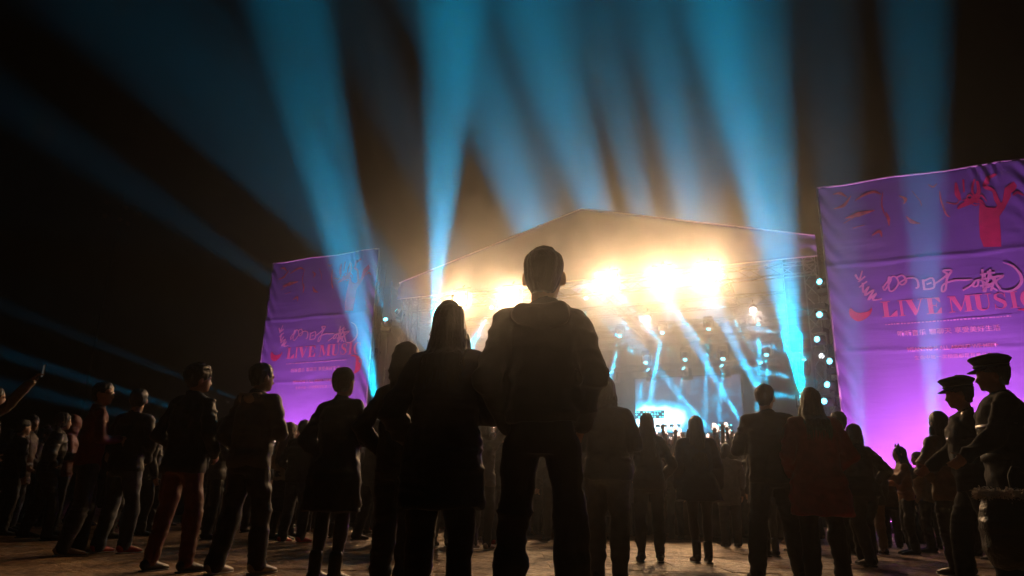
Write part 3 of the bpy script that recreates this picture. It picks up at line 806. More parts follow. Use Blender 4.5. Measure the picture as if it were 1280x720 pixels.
# ================================================================== PEOPLE
def fabric(name, col, rough=.62, sheen=.05, bump=.13, scale=14, spec=.5):
    return mat(name, col, rough, .18, scale, bump, sheen=sheen, spec=spec, bscale=scale * 5)
SKIN = mat('skin', (.50, .30, .21), .5, .08, 20, .1)
HAIR = mat('black_hair', (.018, .013, .01), .42, .3, 40, .5, spec=.5, stretch=(1, 1, .15), bscale=220)
HAIRB = mat('brown_hair', (.07, .028, .015), .42, .3, 40, .5, spec=.5, stretch=(1, 1, .15), bscale=220)
SHOE = mat('shoe_black', (.02, .02, .02), .45, .2, 20, .2)
SOLE = mat('shoe_sole', (.55, .52, .48), .6)
LENSM = mat('spectacle_frame', (.03, .03, .03), .2, metal=.3, spec=.8)

class Soup:
    """closed lofted shapes to be fused by a voxel remesh"""
    def __init__(s): s.v = []; s.f = []
    def loft(s, pts, rad, n=14, ax=None, flat=False):
        pts = [Vector(p) for p in pts]; m = len(pts)
        rad = [(r, r) if not hasattr(r, '__len__') else r for r in rad]
        b = len(s.v); X0 = Vector(ax) if ax else None; up = None
        for i, p in enumerate(pts):
            d = (pts[min(i + 1, m - 1)] - pts[max(i - 1, 0)])
            d = d.normalized() if d.length > 1e-9 else Vector((0, 0, 1))
            if X0 is not None:
                u = (X0 - d * X0.dot(d)).normalized()
            else:
                if up is None: up = d.orthogonal().normalized()
                u = (up - d * up.dot(d)).normalized(); up = u
            w = d.cross(u)
            if flat: u, w = Vector((1, 0, 0)), Vector((0, 1, 0))
            for k in range(n):
                t = 2 * math.pi * k / n
                s.v.append(p + u * (math.cos(t) * rad[i][0]) + w * (math.sin(t) * rad[i][1]))
        for i in range(m - 1):
            for k in range(n):
                s.f.append((b + i * n + k, b + i * n + (k + 1) % n, b + (i + 1) * n + (k + 1) % n, b + (i + 1) * n + k))
        s.f.append(tuple(b + k for k in range(n))[::-1]); s.f.append(tuple(b + (m - 1) * n + k for k in range(n)))
    def ball(s, c, r, rot=None, n=14):
        if not hasattr(r, '__len__'): r = (r, r, r)
        m = 9; b = len(s.v); c = Vector(c)
        for i in range(1, m):
            ph = math.pi * i / m
            for k in range(n):
                t = 2 * math.pi * k / n
                v = Vector((r[0] * math.sin(ph) * math.cos(t), r[1] * math.sin(ph) * math.sin(t), -r[2] * math.cos(ph)))
                if rot is not None: v = rot @ v
                s.v.append(c + v)
        for i in range(m - 2):
            for k in range(n):
                s.f.append((b + i * n + k, b + i * n + (k + 1) % n, b + (i + 1) * n + (k + 1) % n, b + (i + 1) * n + k))
        s.f.append(tuple(b + k for k in range(n))[::-1]); s.f.append(tuple(b + (m - 2) * n + k for k in range(n)))
    def limb(s, a, b_, ra, rb, n=12, belly=0.0, bulge=.35):
        """tapered limb with rounded ends"""
        a, b_ = Vector(a), Vector(b_); d = (b_ - a); L = d.length; d.normalize()
        ts = [-.7 * ra / L, -.35 * ra / L, 0, .15, bulge, .6, .85, 1, 1 + .35 * rb / L, 1 + .7 * rb / L]
        P = []; Rr = []
        for t in ts:
            P.append(a + d * (t * L)); q = min(max(t, 0), 1); r = ra * (1 - q) + rb * q + belly * math.exp(-((q - bulge) / .22) ** 2)
            if t < 0: r = ra * math.sqrt(max(.08, 1 - (t * L / ra) ** 2))
            if t > 1: r = rb * math.sqrt(max(.08, 1 - ((t - 1) * L / rb) ** 2))
            Rr.append(r)
        s.loft(P, Rr, n)
    def xform(s, fn, i0=0):
        for i in range(i0, len(s.v)): s.v[i] = fn(s.v[i])

def vnoise(P, seed=0):
    """cheap vectorised value noise"""
    P = P + seed * 17.13
    I = np.floor(P).astype(np.int64); F = P - I; F = F * F * (3 - 2 * F)
    def h(ix, iy, iz):
        n = (ix * 374761393 + iy * 668265263 + iz * 2147483647 + seed * 1013) & 0xffffffff
        n = ((n ^ (n >> 13)) * 1274126177) & 0xffffffff
        return ((n ^ (n >> 16)) & 0xffff) / 32768.0 - 1.0
    out = 0
    for a in (0, 1):
        for b in (0, 1):
            for c in (0, 1):
                w = (F[:, 0] if a else 1 - F[:, 0]) * (F[:, 1] if b else 1 - F[:, 1]) * (F[:, 2] if c else 1 - F[:, 2])
                out = out + w * h(I[:, 0] + a, I[:, 1] + b, I[:, 2] + c)
    return out

JOBS = []
def remesh_job(soup, name, voxel, smooth, matl, parent, disp=None, scale=1.0, extra=None):
    me = bpy.data.meshes.new(name); me.from_pydata([tuple(v) for v in soup.v], [], soup.f)
    bm = bmesh.new(); bm.from_mesh(me); bmesh.ops.recalc_face_normals(bm, faces=bm.faces); bm.to_mesh(me); bm.free()
    o = bpy.data.objects.new(name, me); COL.objects.link(o)
    md = o.modifiers.new('r', 'REMESH'); md.mode = 'VOXEL'; md.voxel_size = voxel
    if smooth:
        sm = o.modifiers.new('s', 'SMOOTH'); sm.factor = .5; sm.iterations = smooth
    o.parent = parent
    JOBS.append((o, me, name, matl, disp, scale, extra))
    return o
def run_jobs():
    global JOBS
    bpy.context.view_layer.update()
    dg = bpy.context.evaluated_depsgraph_get()
    new = []
    for (o, me, name, matl, disp, scale, extra) in JOBS:
        m2 = bpy.data.meshes.new_from_object(o.evaluated_get(dg)); new.append(m2)
    for (o, me, name, matl, disp, scale, extra), m2 in zip(JOBS, new):
        o.modifiers.clear(); o.data = m2; bpy.data.meshes.remove(me); m2.name = name
        m2.materials.clear(); m2.materials.append(matl)
        n = len(m2.vertices)
        co = np.empty(n * 3); m2.vertices.foreach_get('co', co); co = co.reshape(-1, 3)
        if disp:
            no = np.empty(n * 3); m2.vertices.foreach_get('normal', no); no = no.reshape(-1, 3)
            d = disp(co, no); co = co + no * d[:, None]
        co *= scale
        m2.vertices.foreach_set('co', co.ravel())
        m2.polygons.foreach_set('use_smooth', np.ones(len(m2.polygons), dtype=bool)); m2.update()
        if extra:      # loose strands or similar joined to the same piece
            bm = bmesh.new(); bm.from_mesh(m2); me3 = extra.mesh('x'); me3.transform(Matrix.Scale(scale, 4)); bm.from_mesh(me3); bm.to_mesh(m2); bm.free(); bpy.data.meshes.remove(me3)
    JOBS = []

def folds(amp, seed, fx=5., fz=9.):
    def f(co, no):
        a = vnoise(co * np.array([fx, fx, fz * .55]), seed); b = vnoise(co * np.array([fx * 2.2, fx * 2.2, fz * 1.6]), seed + 3)
        r = 1 - np.abs(a) * 1.6
        c = 1 - 2 * np.abs(vnoise(co * np.array([4., 4., 19.]) + .35 * vnoise(co * 9, seed + 11)[:, None], seed + 7))
        return amp * (.75 * r + .35 * b + .45 * c) - amp * .5
    return f
def strands(amp, seed, fx=60, fz=6):
    def f(co, no):
        return amp * vnoise(co * np.array([fx, fx, fz]), seed) + amp * .8 * vnoise(co * 12, seed + 2)
    return f

POSES = {  # (elbow, wrist) for the right side (+x), mirrored for the left
    'down':    ((.245, -.03, 1.15), (.255, .05, .90)),
    'pockets': ((.228, -.10, 1.16), (.165, .10, .965)),
    'jacket_pockets': ((.30, -.06, 1.14), (.20, .13, .98)),
    'front':   ((.265, .03, 1.15), (.07, .235, 1.17)),
    'clasped': ((.27, .02, 1.15), (.04, .22, .99)),
    'phone':   ((.25, .13, 1.18), (.10, .33, 1.35)),
    'raised':  ((.33, .16, 1.56), (.37, .34, 1.80)),
    'high':    ((.27, .12, 1.66), (.23, .24, 1.92)),
    'reach':   ((.36, .22, 1.30), (.42, .46, 1.40)),
    'hip':     ((.36, -.05, 1.17), (.21, .02, 1.02)),
    'swing_f': ((.23, .10, 1.16), (.24, .30, 1.02)),
    'swing_b': ((.25, -.14, 1.17), (.26, -.22, .93)),
    'bagside': ((.29, -.04, 1.15), (.26, .12, .98)),
}
def hand(sp, wrist, d, side, curl=.4, back=None, spread=1.0, r=.0085):
    """palm, four unequal bent fingers and a thumb from the side of the palm"""
    d = Vector(d).normalized()
    back = Vector(back) if back is not None else Vector((side, 0, 0))
    back = (back - d * back.dot(d)).normalized()         # back-of-hand normal
    lat = d.cross(back).normalized() * 1.0                # across the knuckles
    wrist = Vector(wrist)
    sp.loft([wrist - d * .02, wrist + d * .02, wrist + d * .06, wrist + d * .09, wrist + d * .098], [(.027, .02), (.033, .018), (.042, .016), (.042, .014), (.036, .009)], 12, ax=lat)
    tl = 1 if lat.y >= 0 else -1                          # thumb on the leading edge
    for k, (ln, o) in enumerate(((.070, .030), (.078, .010), (.073, -.010), (.058, -.030))):
        p = wrist + d * .088 + lat * (o * tl)
        a0 = curl * .5; dirv = (d + lat * (o * tl * 2.2 * spread)).normalized()
        pts = [p - d * .02, p]; seg = ln / 3; ang = 0
        for q in range(3):
            ang += a0 * (1.0 + .25 * k)
            pts.append(pts[-1] + (dirv * math.cos(ang) - back * math.sin(ang)) * seg)
        sp.loft(pts, [r * 1.1, r * 1.1, r, r * .92, r * .7], 8)
    p = wrist + d * .03 + lat * (.03 * tl)
    t = (d * .65 + lat * tl * .8 - back * .25).normalized()
    sp.loft([p - t * .012, p + t * .028, p + t * .052 - back * .006 * curl, p + t * .074 + d * .006], [r * 1.35, r * 1.25, r * 1.05, r * .75], 8)

def person(x, y, face, H=1.7, label='', group=None, sex='m', top='jacket', topcol=None, hem=.86, flare=0., bottom='trousers', botcol=None,
           R_arm='down', L_arm='down', hair='short', haircol=None, head_yaw=0., head_pitch=0., stance=.10, step=0., lean=0., wide=1.0, hood=False, slim=1.0,
           shoecol=None, glasses=False, fine=False, vox=.015, seed=0, extras=(), curl=.5, tilt=0., collar=True, trouser_w=1.0, elbow_out=0., shoe='shoe', crotch=.80, head=1.03):
    """figure facing +y in its own frame; face: heading in degrees clockwise from the stage direction (+y world)"""
    rnd = random.Random(seed * 77 + 5)
    k = H / 1.75
    e = empty('person', (x, y, 0), -R(face), label, 'person', group)
    fm = sex == 'f'
    sw = (.175 if fm else .195) * wide        # shoulder half width
    tw = (.118 if fm else .135) * slim        # waist half width
    hw_ = (.165 if fm else .158) * slim
    dp = (.105 if fm else .115) * slim
    lx = Vector((0, 0, 0))
    def ln(z): return lean * max(0, z - .9)     # forward lean
    B = Soup()
    # torso
    zs = [.87, .91, .98, 1.07, 1.18, 1.30, 1.38, 1.43, 1.47]
    rx = [hw_ * .8, hw_, hw_ * .97, tw, tw * 1.06, sw * .80, sw * .86, sw * .74, .07]
    ry = [dp * .8, dp, dp * .95, dp * .85, dp * .92, dp * 1.0, dp * .86, dp * .66, .055]
    B.loft([(0, ln(z) + (-.012 if z < 1 else 0), z) for z in zs], [(a * .94, b * .92) for a, b in zip(rx, ry)], 18, ax=(1, 0, 0), flat=True)
    for sg in (-1, 1): B.limb((sg * .05, ln(1.43), 1.445), (sg * (sw - .02), ln(1.42), 1.415), .05, .05)
    # neck
    hy = ln(1.6) + .012
    B.loft([(0, ln(1.42) - .01, 1.42), (0, ln(1.5) - .004, 1.50), (0, hy, 1.57), (0, hy, 1.60)], [.066, .054 if fm else .059, .053 if fm else .058, .05], 14)
    # head, separately so that it can turn
    i0 = len(B.v)
    hs = [(1.528, .020, .022, .052), (1.536, .034, .040, .046), (1.555, .050, .062, .034), (1.585, .062, .084, .018), (1.62, .071, .096, .006), (1.655, .076, .101, -.002), (1.69, .075, .099, -.004), (1.72, .065, .086, -.006), (1.74, .043, .058, -.008), (1.75, .014, .02, -.008)]
    B.loft([(0, hy + q[3], q[0]) for q in hs], [(q[1], q[2]) for q in hs], 20, ax=(1, 0, 0), flat=True)
    B.ball((0, hy + .106, 1.607), (.0125, .020, .014), n=8); B.loft([(0, hy + .094, 1.65), (0, hy + .102, 1.625), (0, hy + .112, 1.605)], [.008, .010, .011], 8)
    B.ball((0, hy + .094, 1.573), (.024, .010, .006), n=8); B.ball((0, hy + .092, 1.563), (.020, .010, .006), n=8)
    B.ball((0, hy + .084, 1.542), (.02, .014, .012), n=8)
    for sg in (-1, 1):
        B.ball((sg * .031, hy + .089, 1.655), (.024, .011, .008), n=8)
        B.ball((sg * .081, hy - .004, 1.625), (.010, .022, .033), Matrix.Rotation(R(-22 * sg), 3, 'Z') @ Matrix.Rotation(R(-10), 3, 'X'), 10)
    HM = Matrix.Translation((0, hy - .01, 1.56)) @ Matrix.Rotation(-R(head_yaw), 4, 'Z') @ Matrix.Rotation(-R(head_pitch), 4, 'X') @ Matrix.Rotation(R(tilt), 4, 'Y') @ Matrix.Scale(head, 4) @ Matrix.Translation((0, -(hy - .01), -1.56))
    B.xform(lambda v: HM @ Vector(v), i0)
    # arms
    arms = []
    for sg, ps in ((1, R_arm), (-1, L_arm)):
        E_, W_ = POSES[ps] if isinstance(ps, str) else ps
        sh = Vector((sg * (sw - .015), ln(1.42), 1.412))
        E2 = Vector((sg * (E_[0] + elbow_out), E_[1] + ln(E_[2]), E_[2])); W2 = Vector((sg * W_[0], W_[1] + ln(W_[2]), W_[2]))
        arms.append((sg, sh, E2, W2))
        B.limb(sh, E2, .048 * (.9 if fm else 1), .037 * (.9 if fm else 1), belly=.004)
        B.limb(E2, W2, .037 * (.9 if fm else 1), .026 * (.9 if fm else 1), belly=.006, bulge=.2)
        hand(B, W2, (W2 - E2), sg, curl, back=(sg, -.15, .1) if W2.z < 1.5 else (0, -1, 0))
    # legs
    legs = []
    for sg in (-1, 1):
        st = step * sg
        hip = Vector((sg * .088, -.005, .89)); an = Vector((sg * stance, st - .02, .085 + (.03 if st < -.12 else 0)))
        kn = (hip + an) / 2 + Vector((sg * .008, .035 + abs(step) * .12, .03))
        legs.append((sg, hip, kn, an))
        B.limb(hip, kn, .070 * slim, .044, belly=.003, bulge=.25); B.limb(kn, an, .043, .032, belly=.007, bulge=.3)     # kept inside the trousers or tights
        tz = 0 if st >= -.12 else -.02
        B.loft([an + Vector((0, -.05, -.04)), an + Vector((0, -.02, -.035)), an + Vector((sg * .008, .06, -.045)), an + Vector((sg * .016, .13, -.058 + tz * .5)), an + Vector((sg * .02, .19, -.066 + tz))], [(.026, .028), (.034, .04), (.038, .032), (.042, .022), (.028, .014)], 12, ax=(1, 0, 0))
    remesh_job(B, 'body', .0075 if fine else .011, 2, SKIN, e, scale=k)
    # ---- bottom wear
    tk = botcol or fabric('dark_trousers', (.025, .026, .032))
    if bottom in ('trousers', 'slim'):
        T = Soup(); a_ = .014 if bottom == 'slim' else .024; a_ *= trouser_w
        T.loft([(0, -.012, z) for z in (crotch, crotch + .06, .92, .97, 1.02)], [(hw_ * .86, dp + .004), (hw_ + .014, dp + .016), (hw_ + .010, dp + .012), (hw_ + .002, dp + .004), (tw + .012, dp)], 18, ax=(1, 0, 0), flat=True)
        for sg, hip, kn, an in legs:
            lo = an + Vector((0, 0, -.01))
            T.limb(hip + Vector((0, 0, -.02)), kn, .092 * slim + a_ * .5, .058 + a_, bulge=.2); T.limb(kn, lo, .058 + a_, .042 + a_ * 1.25, belly=.006, bulge=.25)
        fd_ = folds(.018, seed + 1, 6, 10)
        remesh_job(T, 'trousers', vox, 2, tk, e, lambda co, no: fd_(co, no) * np.clip((.86 - co[:, 2]) / .14, 0, 1) - .012 * np.clip((co[:, 2] - hem - .01) / .06, 0, 1), k)
    elif bottom in ('skirt', 'tights'):
        if bottom == 'skirt':
            T = Soup(); T.loft([(0, -.01, z) for z in (.42, .45, .6, .8, .93, 1.04)], [(.23 * slim, .19), (.235 * slim, .195), (.215 * slim, .17), (.19 * slim, .14), (hw_ + .02, dp + .02), (tw + .02, dp)], 20, ax=(1, 0, 0), flat=True)
            remesh_job(T, 'skirt', vox, 2, tk, e, folds(.014, seed + 1, 12, 2), k)
        T = Soup()
        for sg, hip, kn, an in legs:
            T.limb(hip, kn, .088 * slim, .058, belly=.004, bulge=.25); T.limb(kn, an, .057, .039, belly=.012, bulge=.3)
        T.loft([(0, -.012, z) for z in (.80, .86, .93, 1.0)], [(hw_ * .7, dp * .8), (hw_ + .006, dp + .01), (hw_ + .008, dp + .01), (hw_, dp)], 18, ax=(1, 0, 0), flat=True)
        remesh_job(T, 'tights', vox, 2, fabric('dark_tights', (.03, .025, .025), .6, .2, .2, 40), e, None, k)
    # ---- shoes
    for sg, hip, kn, an in legs:
        S_ = Soup(); st = step * sg; dz = -.03 if st < -.12 else 0
        if shoe == 'boot':
            S_.limb(an + Vector((0, 0, .13)), an + Vector((0, -.01, -.02)), .058, .05)
        S_.loft([an + Vector((0, -.075, -.045)), an + Vector((0, -.06, -.035)), an + Vector((0, -.01, -.018)), an + Vector((sg * .008, .06, -.038)), an + Vector((sg * .016, .14, -.052)), an + Vector((sg * .02, .205, -.062)), an + Vector((sg * .02, .225, -.068))],
                [(.024, .03), (.036, .042), (.044, .058), (.046, .04), (.050, .030), (.034, .02), (.012, .01)], 14, ax=(1, 0, 0))
        o = remesh_job(S_, 'shoe', .009, 1, shoecol or SHOE, e, scale=k)
        so = Soup()
        for zz in (0,):
            so.loft([an + Vector((0, -.08, -.077)), an + Vector((0, -.07, -.077)), an + Vector((sg * .004, .0, -.077)), an + Vector((sg * .012, .1, -.077)), an + Vector((sg * .02, .18, -.077)), an + Vector((sg * .022, .228, -.077))], [(.02, .008), (.038, .009), (.044, .009), (.049, .009), (.046, .009), (.016, .008)], 14, ax=(1, 0, 0))
        q = MB(); q.v = [tuple(Vector(v) * k) for v in so.v]; q.f = so.f; q.build('sole', SOLE if shoecol else SHOE, o)
    # ---- top wear
    tc_ = topcol or fabric('black_jacket', (.02, .02, .024))
    J = Soup()
    amp = {'jacket': .030, 'coat': .040, 'thin': .014, 'puffer': .05}[top]
    zz = [hem, hem + .02]; z = hem + .12
    while z < 1.30: zz.append(z); z += .11
    zz += [1.34, 1.40, 1.45, 1.475]
    sec = []
    for z in zz:
        w_ = np.interp(z, [.5, .90, .98, 1.07, 1.18, 1.30, 1.38, 1.43, 1.475], [hw_ * 1.02, hw_ + .004, hw_ * .98, tw * 1.10, tw * 1.13, sw * .84, sw * .88, sw * .78, .085])
        d_ = np.interp(z, [.5, .90, 1.07, 1.18, 1.30, 1.38, 1.43, 1.475], [dp * 1.05, dp, dp * .95, dp, dp * 1.03, dp * .9, dp * .7, .06])
        f_ = flare * max(0, 1.05 - z)
        a2 = amp * (1 if z < 1.36 else .75)
        sec.append((w_ + a2 + f_, d_ + a2 * .8 + f_ * .8))
    if hem < .95 and top in ('jacket', 'puffer'): sec[0] = (sec[0][0] * .93, sec[0][1] * .93)
    J.loft([(0, ln(z) - (.012 if z < 1 else 0), z) for z in zz], sec, 22, ax=(1, 0, 0), flat=True)
    for sg in (-1, 1): J.limb((sg * .06, ln(1.43) - .01, 1.44), (sg * (sw - .015), ln(1.42) - .004, 1.415), .055 + amp * .3, .058 + amp * .4)
    for sg, sh, E2, W2 in arms:
        dW = (W2 - E2).normalized()
        J.limb(sh, E2, .050 + amp * .6, .042 + amp * .6); J.limb(E2, W2 - dW * .005, .044 + amp * .7, .031 + amp * .6)
    if collar: J.loft([(0, ln(1.44) - .012, 1.44), (0, ln(1.5) - .008, 1.485), (0, ln(1.5), 1.515)], [.085, .074, .068], 16)
    if hood == 'down': J.loft([(-.11, ln(1.45) - .045, 1.465), (-.085, ln(1.45) - .10, 1.445), (0, ln(1.45) - .125, 1.425), (.085, ln(1.45) - .10, 1.445), (.11, ln(1.45) - .045, 1.465)], [.03, .045, .055, .045, .03], 12)
    if hood == 'up':
        i1 = len(J.v)
        J.loft([(0, hy - .02, 1.46), (0, hy - .022, 1.53), (0, hy - .018, 1.62), (0, hy - .014, 1.70), (0, hy - .018, 1.765), (0, hy - .025, 1.79)], [(.095, .10), (.105, .112), (.115, .125), (.108, .12), (.07, .085), (.02, .03)], 18, ax=(1, 0, 0), flat=True)
        J.xform(lambda v: HM @ Vector(v), i1)
    if hem < .95 and top == 'jacket': J.loft([(0, ln(hem) - .012, hem - .01), (0, ln(hem) - .012, hem + .05)], [(sec[1][0] * .97, sec[1][1] * .97), (sec[1][0] * 1.01, sec[1][1] * 1.01)], 22, ax=(1, 0, 0), flat=True)
    remesh_job(J, {'jacket': 'jacket', 'coat': 'coat', 'thin': 'sweater', 'puffer': 'padded_jacket'}[top], vox * .85, 2, tc_, e, folds(.020 if top != 'thin' else .011, seed + 9, 6, 11) if top != 'puffer' else (lambda co, no: .014 * np.abs(np.sin(co[:, 2] * 38)) + .006 * vnoise(co * 20, seed)), k)
    # ---- hair
    hc = haircol or HAIR
    def headpts(sp, i1=0): sp.xform(lambda v: HM @ Vector(v), i1)
    Hh = Soup(); ex = MB()
    def strand(a, b_, c, r):
        P = [HM @ Vector(a), HM @ Vector(b_), HM @ Vector(c)]
        ex.tube(P, [r, r * .8, r * .2], 3)
    if hood != 'up' or hair != 'short':
        if hair in ('short', 'crop', 'shaggy'):
            t_ = {'short': .012, 'crop': .005, 'shaggy': .022}[hair]
            Hh.loft([(0, hy - .046, 1.560), (0, hy - .040, 1.585), (0, hy - .030, 1.615), (0, hy - .018, 1.65), (0, hy - .016, 1.69), (0, hy - .012, 1.72), (0, hy - .008, 1.742 + t_), (0, hy - .008, 1.752 + t_)],
                    [(.045, .036), (.060, .052), (.070 + t_ * .6, .076 + t_ * .5), (.076 + t_ * .7, .088 + t_), (.077 + t_, .098 + t_), (.068 + t_, .086 + t_), (.045 + t_, .06 + t_), (.015, .02)], 18, ax=(1, 0, 0), flat=True)
            headpts(Hh)
            for q in range({'short': 160, 'crop': 60, 'shaggy': 260}[hair]):
                th = rnd.uniform(0, 2 * math.pi); ph = rnd.uniform(.0, 1.25)
                n_ = Vector((math.sin(ph) * math.cos(th), math.sin(ph) * math.sin(th), math.cos(ph)))
                if n_.y > .45 and n_.z < .5: continue
                c0 = Vector((n_.x * (.072 + t_ * .6), hy - .006 + n_.y * (.094 + t_ * .6), 1.665 + n_.z * (.083 + t_ * .7)))
                L_ = {'short': .018, 'crop': .007, 'shaggy': .035}[hair]
                d2 = (n_ + Vector((rnd.uniform(-.5, .5), rnd.uniform(-.5, .5), -.5 if hair == 'shaggy' else -.1))).normalized()
                strand(c0, c0 + n_ * L_ * .5, c0 + d2 * L_, .0035)
        elif hair in ('long', 'bob', 'midlong'):
            zb = {'long': 1.20, 'bob': 1.50, 'midlong': 1.36}[hair]
            zs_ = [zb, zb + .02, zb + .10, 1.50 if zb < 1.45 else 1.545, 1.58, 1.65, 1.70, 1.73, 1.765, 1.775]
            wd = {'long': .105, 'bob': .098, 'midlong': .118}[hair]
            sec = [(wd * .72, .028), (wd * .9, .04), (wd, .05), (wd * .95, .075), (.095, .098), (.090, .105), (.085, .104), (.072, .09), (.04, .055), (.014, .018)]
            yy = [ln(zb) - dp - amp * .6 + .01 if zb < 1.45 else hy - .03, None, None, hy - .055, hy - .026, hy - .014, hy - .01, hy - .01, hy - .012, hy - .012]
            yy[1] = yy[0]; yy[2] = yy[0] * .75 + yy[3] * .25
            Hh.loft([(0, yy[i], zs_[i]) for i in range(len(zs_))], sec, 20, ax=(1, 0, 0), flat=True)
            if hair != 'bob':
                for sg in (-1, 1): Hh.loft([(sg * .08, hy + .025, 1.60), (sg * .095, hy + .01, 1.50), (sg * .09, ln(1.4) - .02, 1.42), (sg * .08, yy[0] + .02, zb + .08)], [.02, .032, .038, .02], 10)
            i1 = 0
            hair_yaw = HM
            nv = []
            for v in Hh.v:      # the turn of the head fades down the hair
                w_ = min(1, max(0, (v[2] - 1.38) / .2)); nv.append(Vector(v).lerp(HM @ Vector(v), w_))
            Hh.v = nv
            for q in range(420):
                th = rnd.uniform(0, 2 * math.pi); cz = rnd.uniform(zb + .0, 1.62) if q % 2 else zb + rnd.uniform(0, .05)
                i_ = np.interp(cz, zs_, range(len(zs_))); wx = np.interp(cz, zs_, [s_[0] for s_ in sec]); wy = np.interp(cz, zs_, [s_[1] for s_ in sec]); y0_ = np.interp(cz, zs_, yy)
                if math.sin(th) > .5 and cz > 1.52: continue
                c0 = Vector((math.cos(th) * wx * .97, y0_ + math.sin(th) * wy * .97, cz)); L_ = rnd.uniform(.05, .12)
                out = Vector((math.cos(th), math.sin(th), 0)); w_ = min(1, max(0, (cz - 1.38) / .2))
                c1 = c0 + out * rnd.uniform(.002, .012) + Vector((0, 0, -L_ * .5)); c2 = c0 + out * rnd.uniform(-.004, .02) + Vector((0, 0, -L_))
                P = [c.lerp(HM @ c, w_) for c in (c0, c1, c2)]; ex.tube(P, [.003, .0025, .0006], 3)
        elif hair in ('bun', 'ponytail', 'beanie'):
            t_ = .016
            Hh.loft([(0, hy - .035, 1.56), (0, hy - .030, 1.60), (0, hy - .018, 1.65), (0, hy - .006, 1.69), (0, hy - .006, 1.72), (0, hy - .008, 1.76), (0, hy - .008, 1.77)],
                    [(.05, .05), (.074, .08), (.083, .10), (.083, .112), (.078, .102), (.05, .065), (.015, .02)], 18, ax=(1, 0, 0), flat=True)
            if hair == 'bun': Hh.ball((0, hy - .05, 1.795), (.058, .055, .045))
            if hair == 'ponytail':
                Hh.loft([(0, hy - .10, 1.70), (0, hy - .155, 1.69), (0, hy - .175, 1.60), (0, hy - .15, 1.48), (0, hy - .13, 1.42)], [.02, .032, .036, .028, .008], 10)
            headpts(Hh)
            for q in range(120):
                th = rnd.uniform(0, 2 * math.pi); ph = rnd.uniform(0, 1.3)
                n_ = Vector((math.sin(ph) * math.cos(th), math.sin(ph) * math.sin(th), math.cos(ph)))
                if n_.y > .4: continue
                c0 = Vector((n_.x * .082, hy - .006 + n_.y * .105, 1.67 + n_.z * .095))
                strand(c0, c0 + n_ * .008, c0 + n_ * .012 + Vector((rnd.uniform(-.02, .02), 0, -.02)), .003)
        if Hh.v:
            remesh_job(Hh, 'hair' if hair != 'beanie' else 'beanie', .009, 1, hc, e, strands(.005, seed + 4) if hair != 'shaggy' else strands(.009, seed + 4, 40, 20), k, ex if ex.v else None)
    if glasses:
        g_ = MB()
        for sg in (-1, 1):
            pts = [HM @ Vector((sg * .033 + .024 * math.cos(t * math.pi / 5), hy + .112 + abs(.024 * math.cos(t * math.pi / 5)) * -.1, 1.637 + .018 * math.sin(t * math.pi / 5))) for t in range(11)]
            g_.tube([p * k for p in pts], .0028 * k, 5)
            g_.bar((HM @ Vector((sg * .057, hy + .108, 1.642))) * k, (HM @ Vector((sg * .082, hy + .0, 1.645))) * k, .0026 * k)
        g_.bar((HM @ Vector((-.009, hy + .114, 1.64))) * k, (HM @ Vector((.009, hy + .114, 1.64))) * k, .0025 * k)
        g_.build('glasses', LENSM, e)
    info = dict(e=e, k=k, HM=HM, hy=hy, arms=arms, legs=legs, ln=ln, sw=sw, tw=tw, dp=dp, amp=amp)
    return info

# ------------------------------------------------------------------ who stands where
F_ = fabric
C_BLACK = F_('black_jacket', (.02, .02, .024)); C_NAVY = F_('navy_wool', (.02, .025, .045)); C_BROWN = F_('brown_canvas', (.09, .05, .03))
C_RED = F_('dark_red_wool', (.16, .018, .018)); C_BURG = F_('burgundy_coat', (.42, .035, .035)); C_OLIVE = F_('olive_canvas', (.17, .13, .08)); C_BEIGE = F_('beige_fleece', (.42, .33, .24))
C_CREAM = F_('cream_knit', (.55, .42, .32)); C_GREY = F_('grey_wool', (.10, .10, .11)); C_DENIM = F_('blue_denim', (.06, .075, .11), .8, .3); C_DDENIM = F_('dark_denim', (.03, .035, .05), .8, .3)
C_RUST = F_('rust_cotton', (.16, .05, .025)); C_DTRO = F_('dark_trousers', (.025, .026, .032)); C_GTRO = F_('grey_trousers', (.07, .065, .06)); C_UNI = F_('uniform_cloth', (.008, .008, .010), .9, spec=.12)
REDSHOE = mat('red_shoe', (.65, .05, .03), .45, .1, 20, .2); TANSHOE = mat('tan_shoe', (.35, .26, .18), .5, .2, 20, .2); WSHOE = mat('pale_shoe', (.5, .46, .42), .5, .2, 20, .2)
STAGE_C = Vector((3.0, 23.5, 0))
PEOPLE_GROUP = 'spectators watching the open-air concert'
FRONT = []      # (px, short name, info)
def spot_at(px, py, H):
    r = ray(px, py); t = (H - CAM_H) / r.z
    return CAMP.x + r.x * t, r.y * t
def stand(px, py, H, label, short, turn=0., **kw):
    x, y = spot_at(px, py, H)
    face = math.degrees(math.atan2(STAGE_C.x - x, STAGE_C.y - y)) + turn
    i = person(x, y, face, H, label, PEOPLE_GROUP, seed=len(FRONT) + 1, **kw)
    i['xy'] = (x, y); i['px'] = px; i['short'] = short; FRONT.append(i); return i

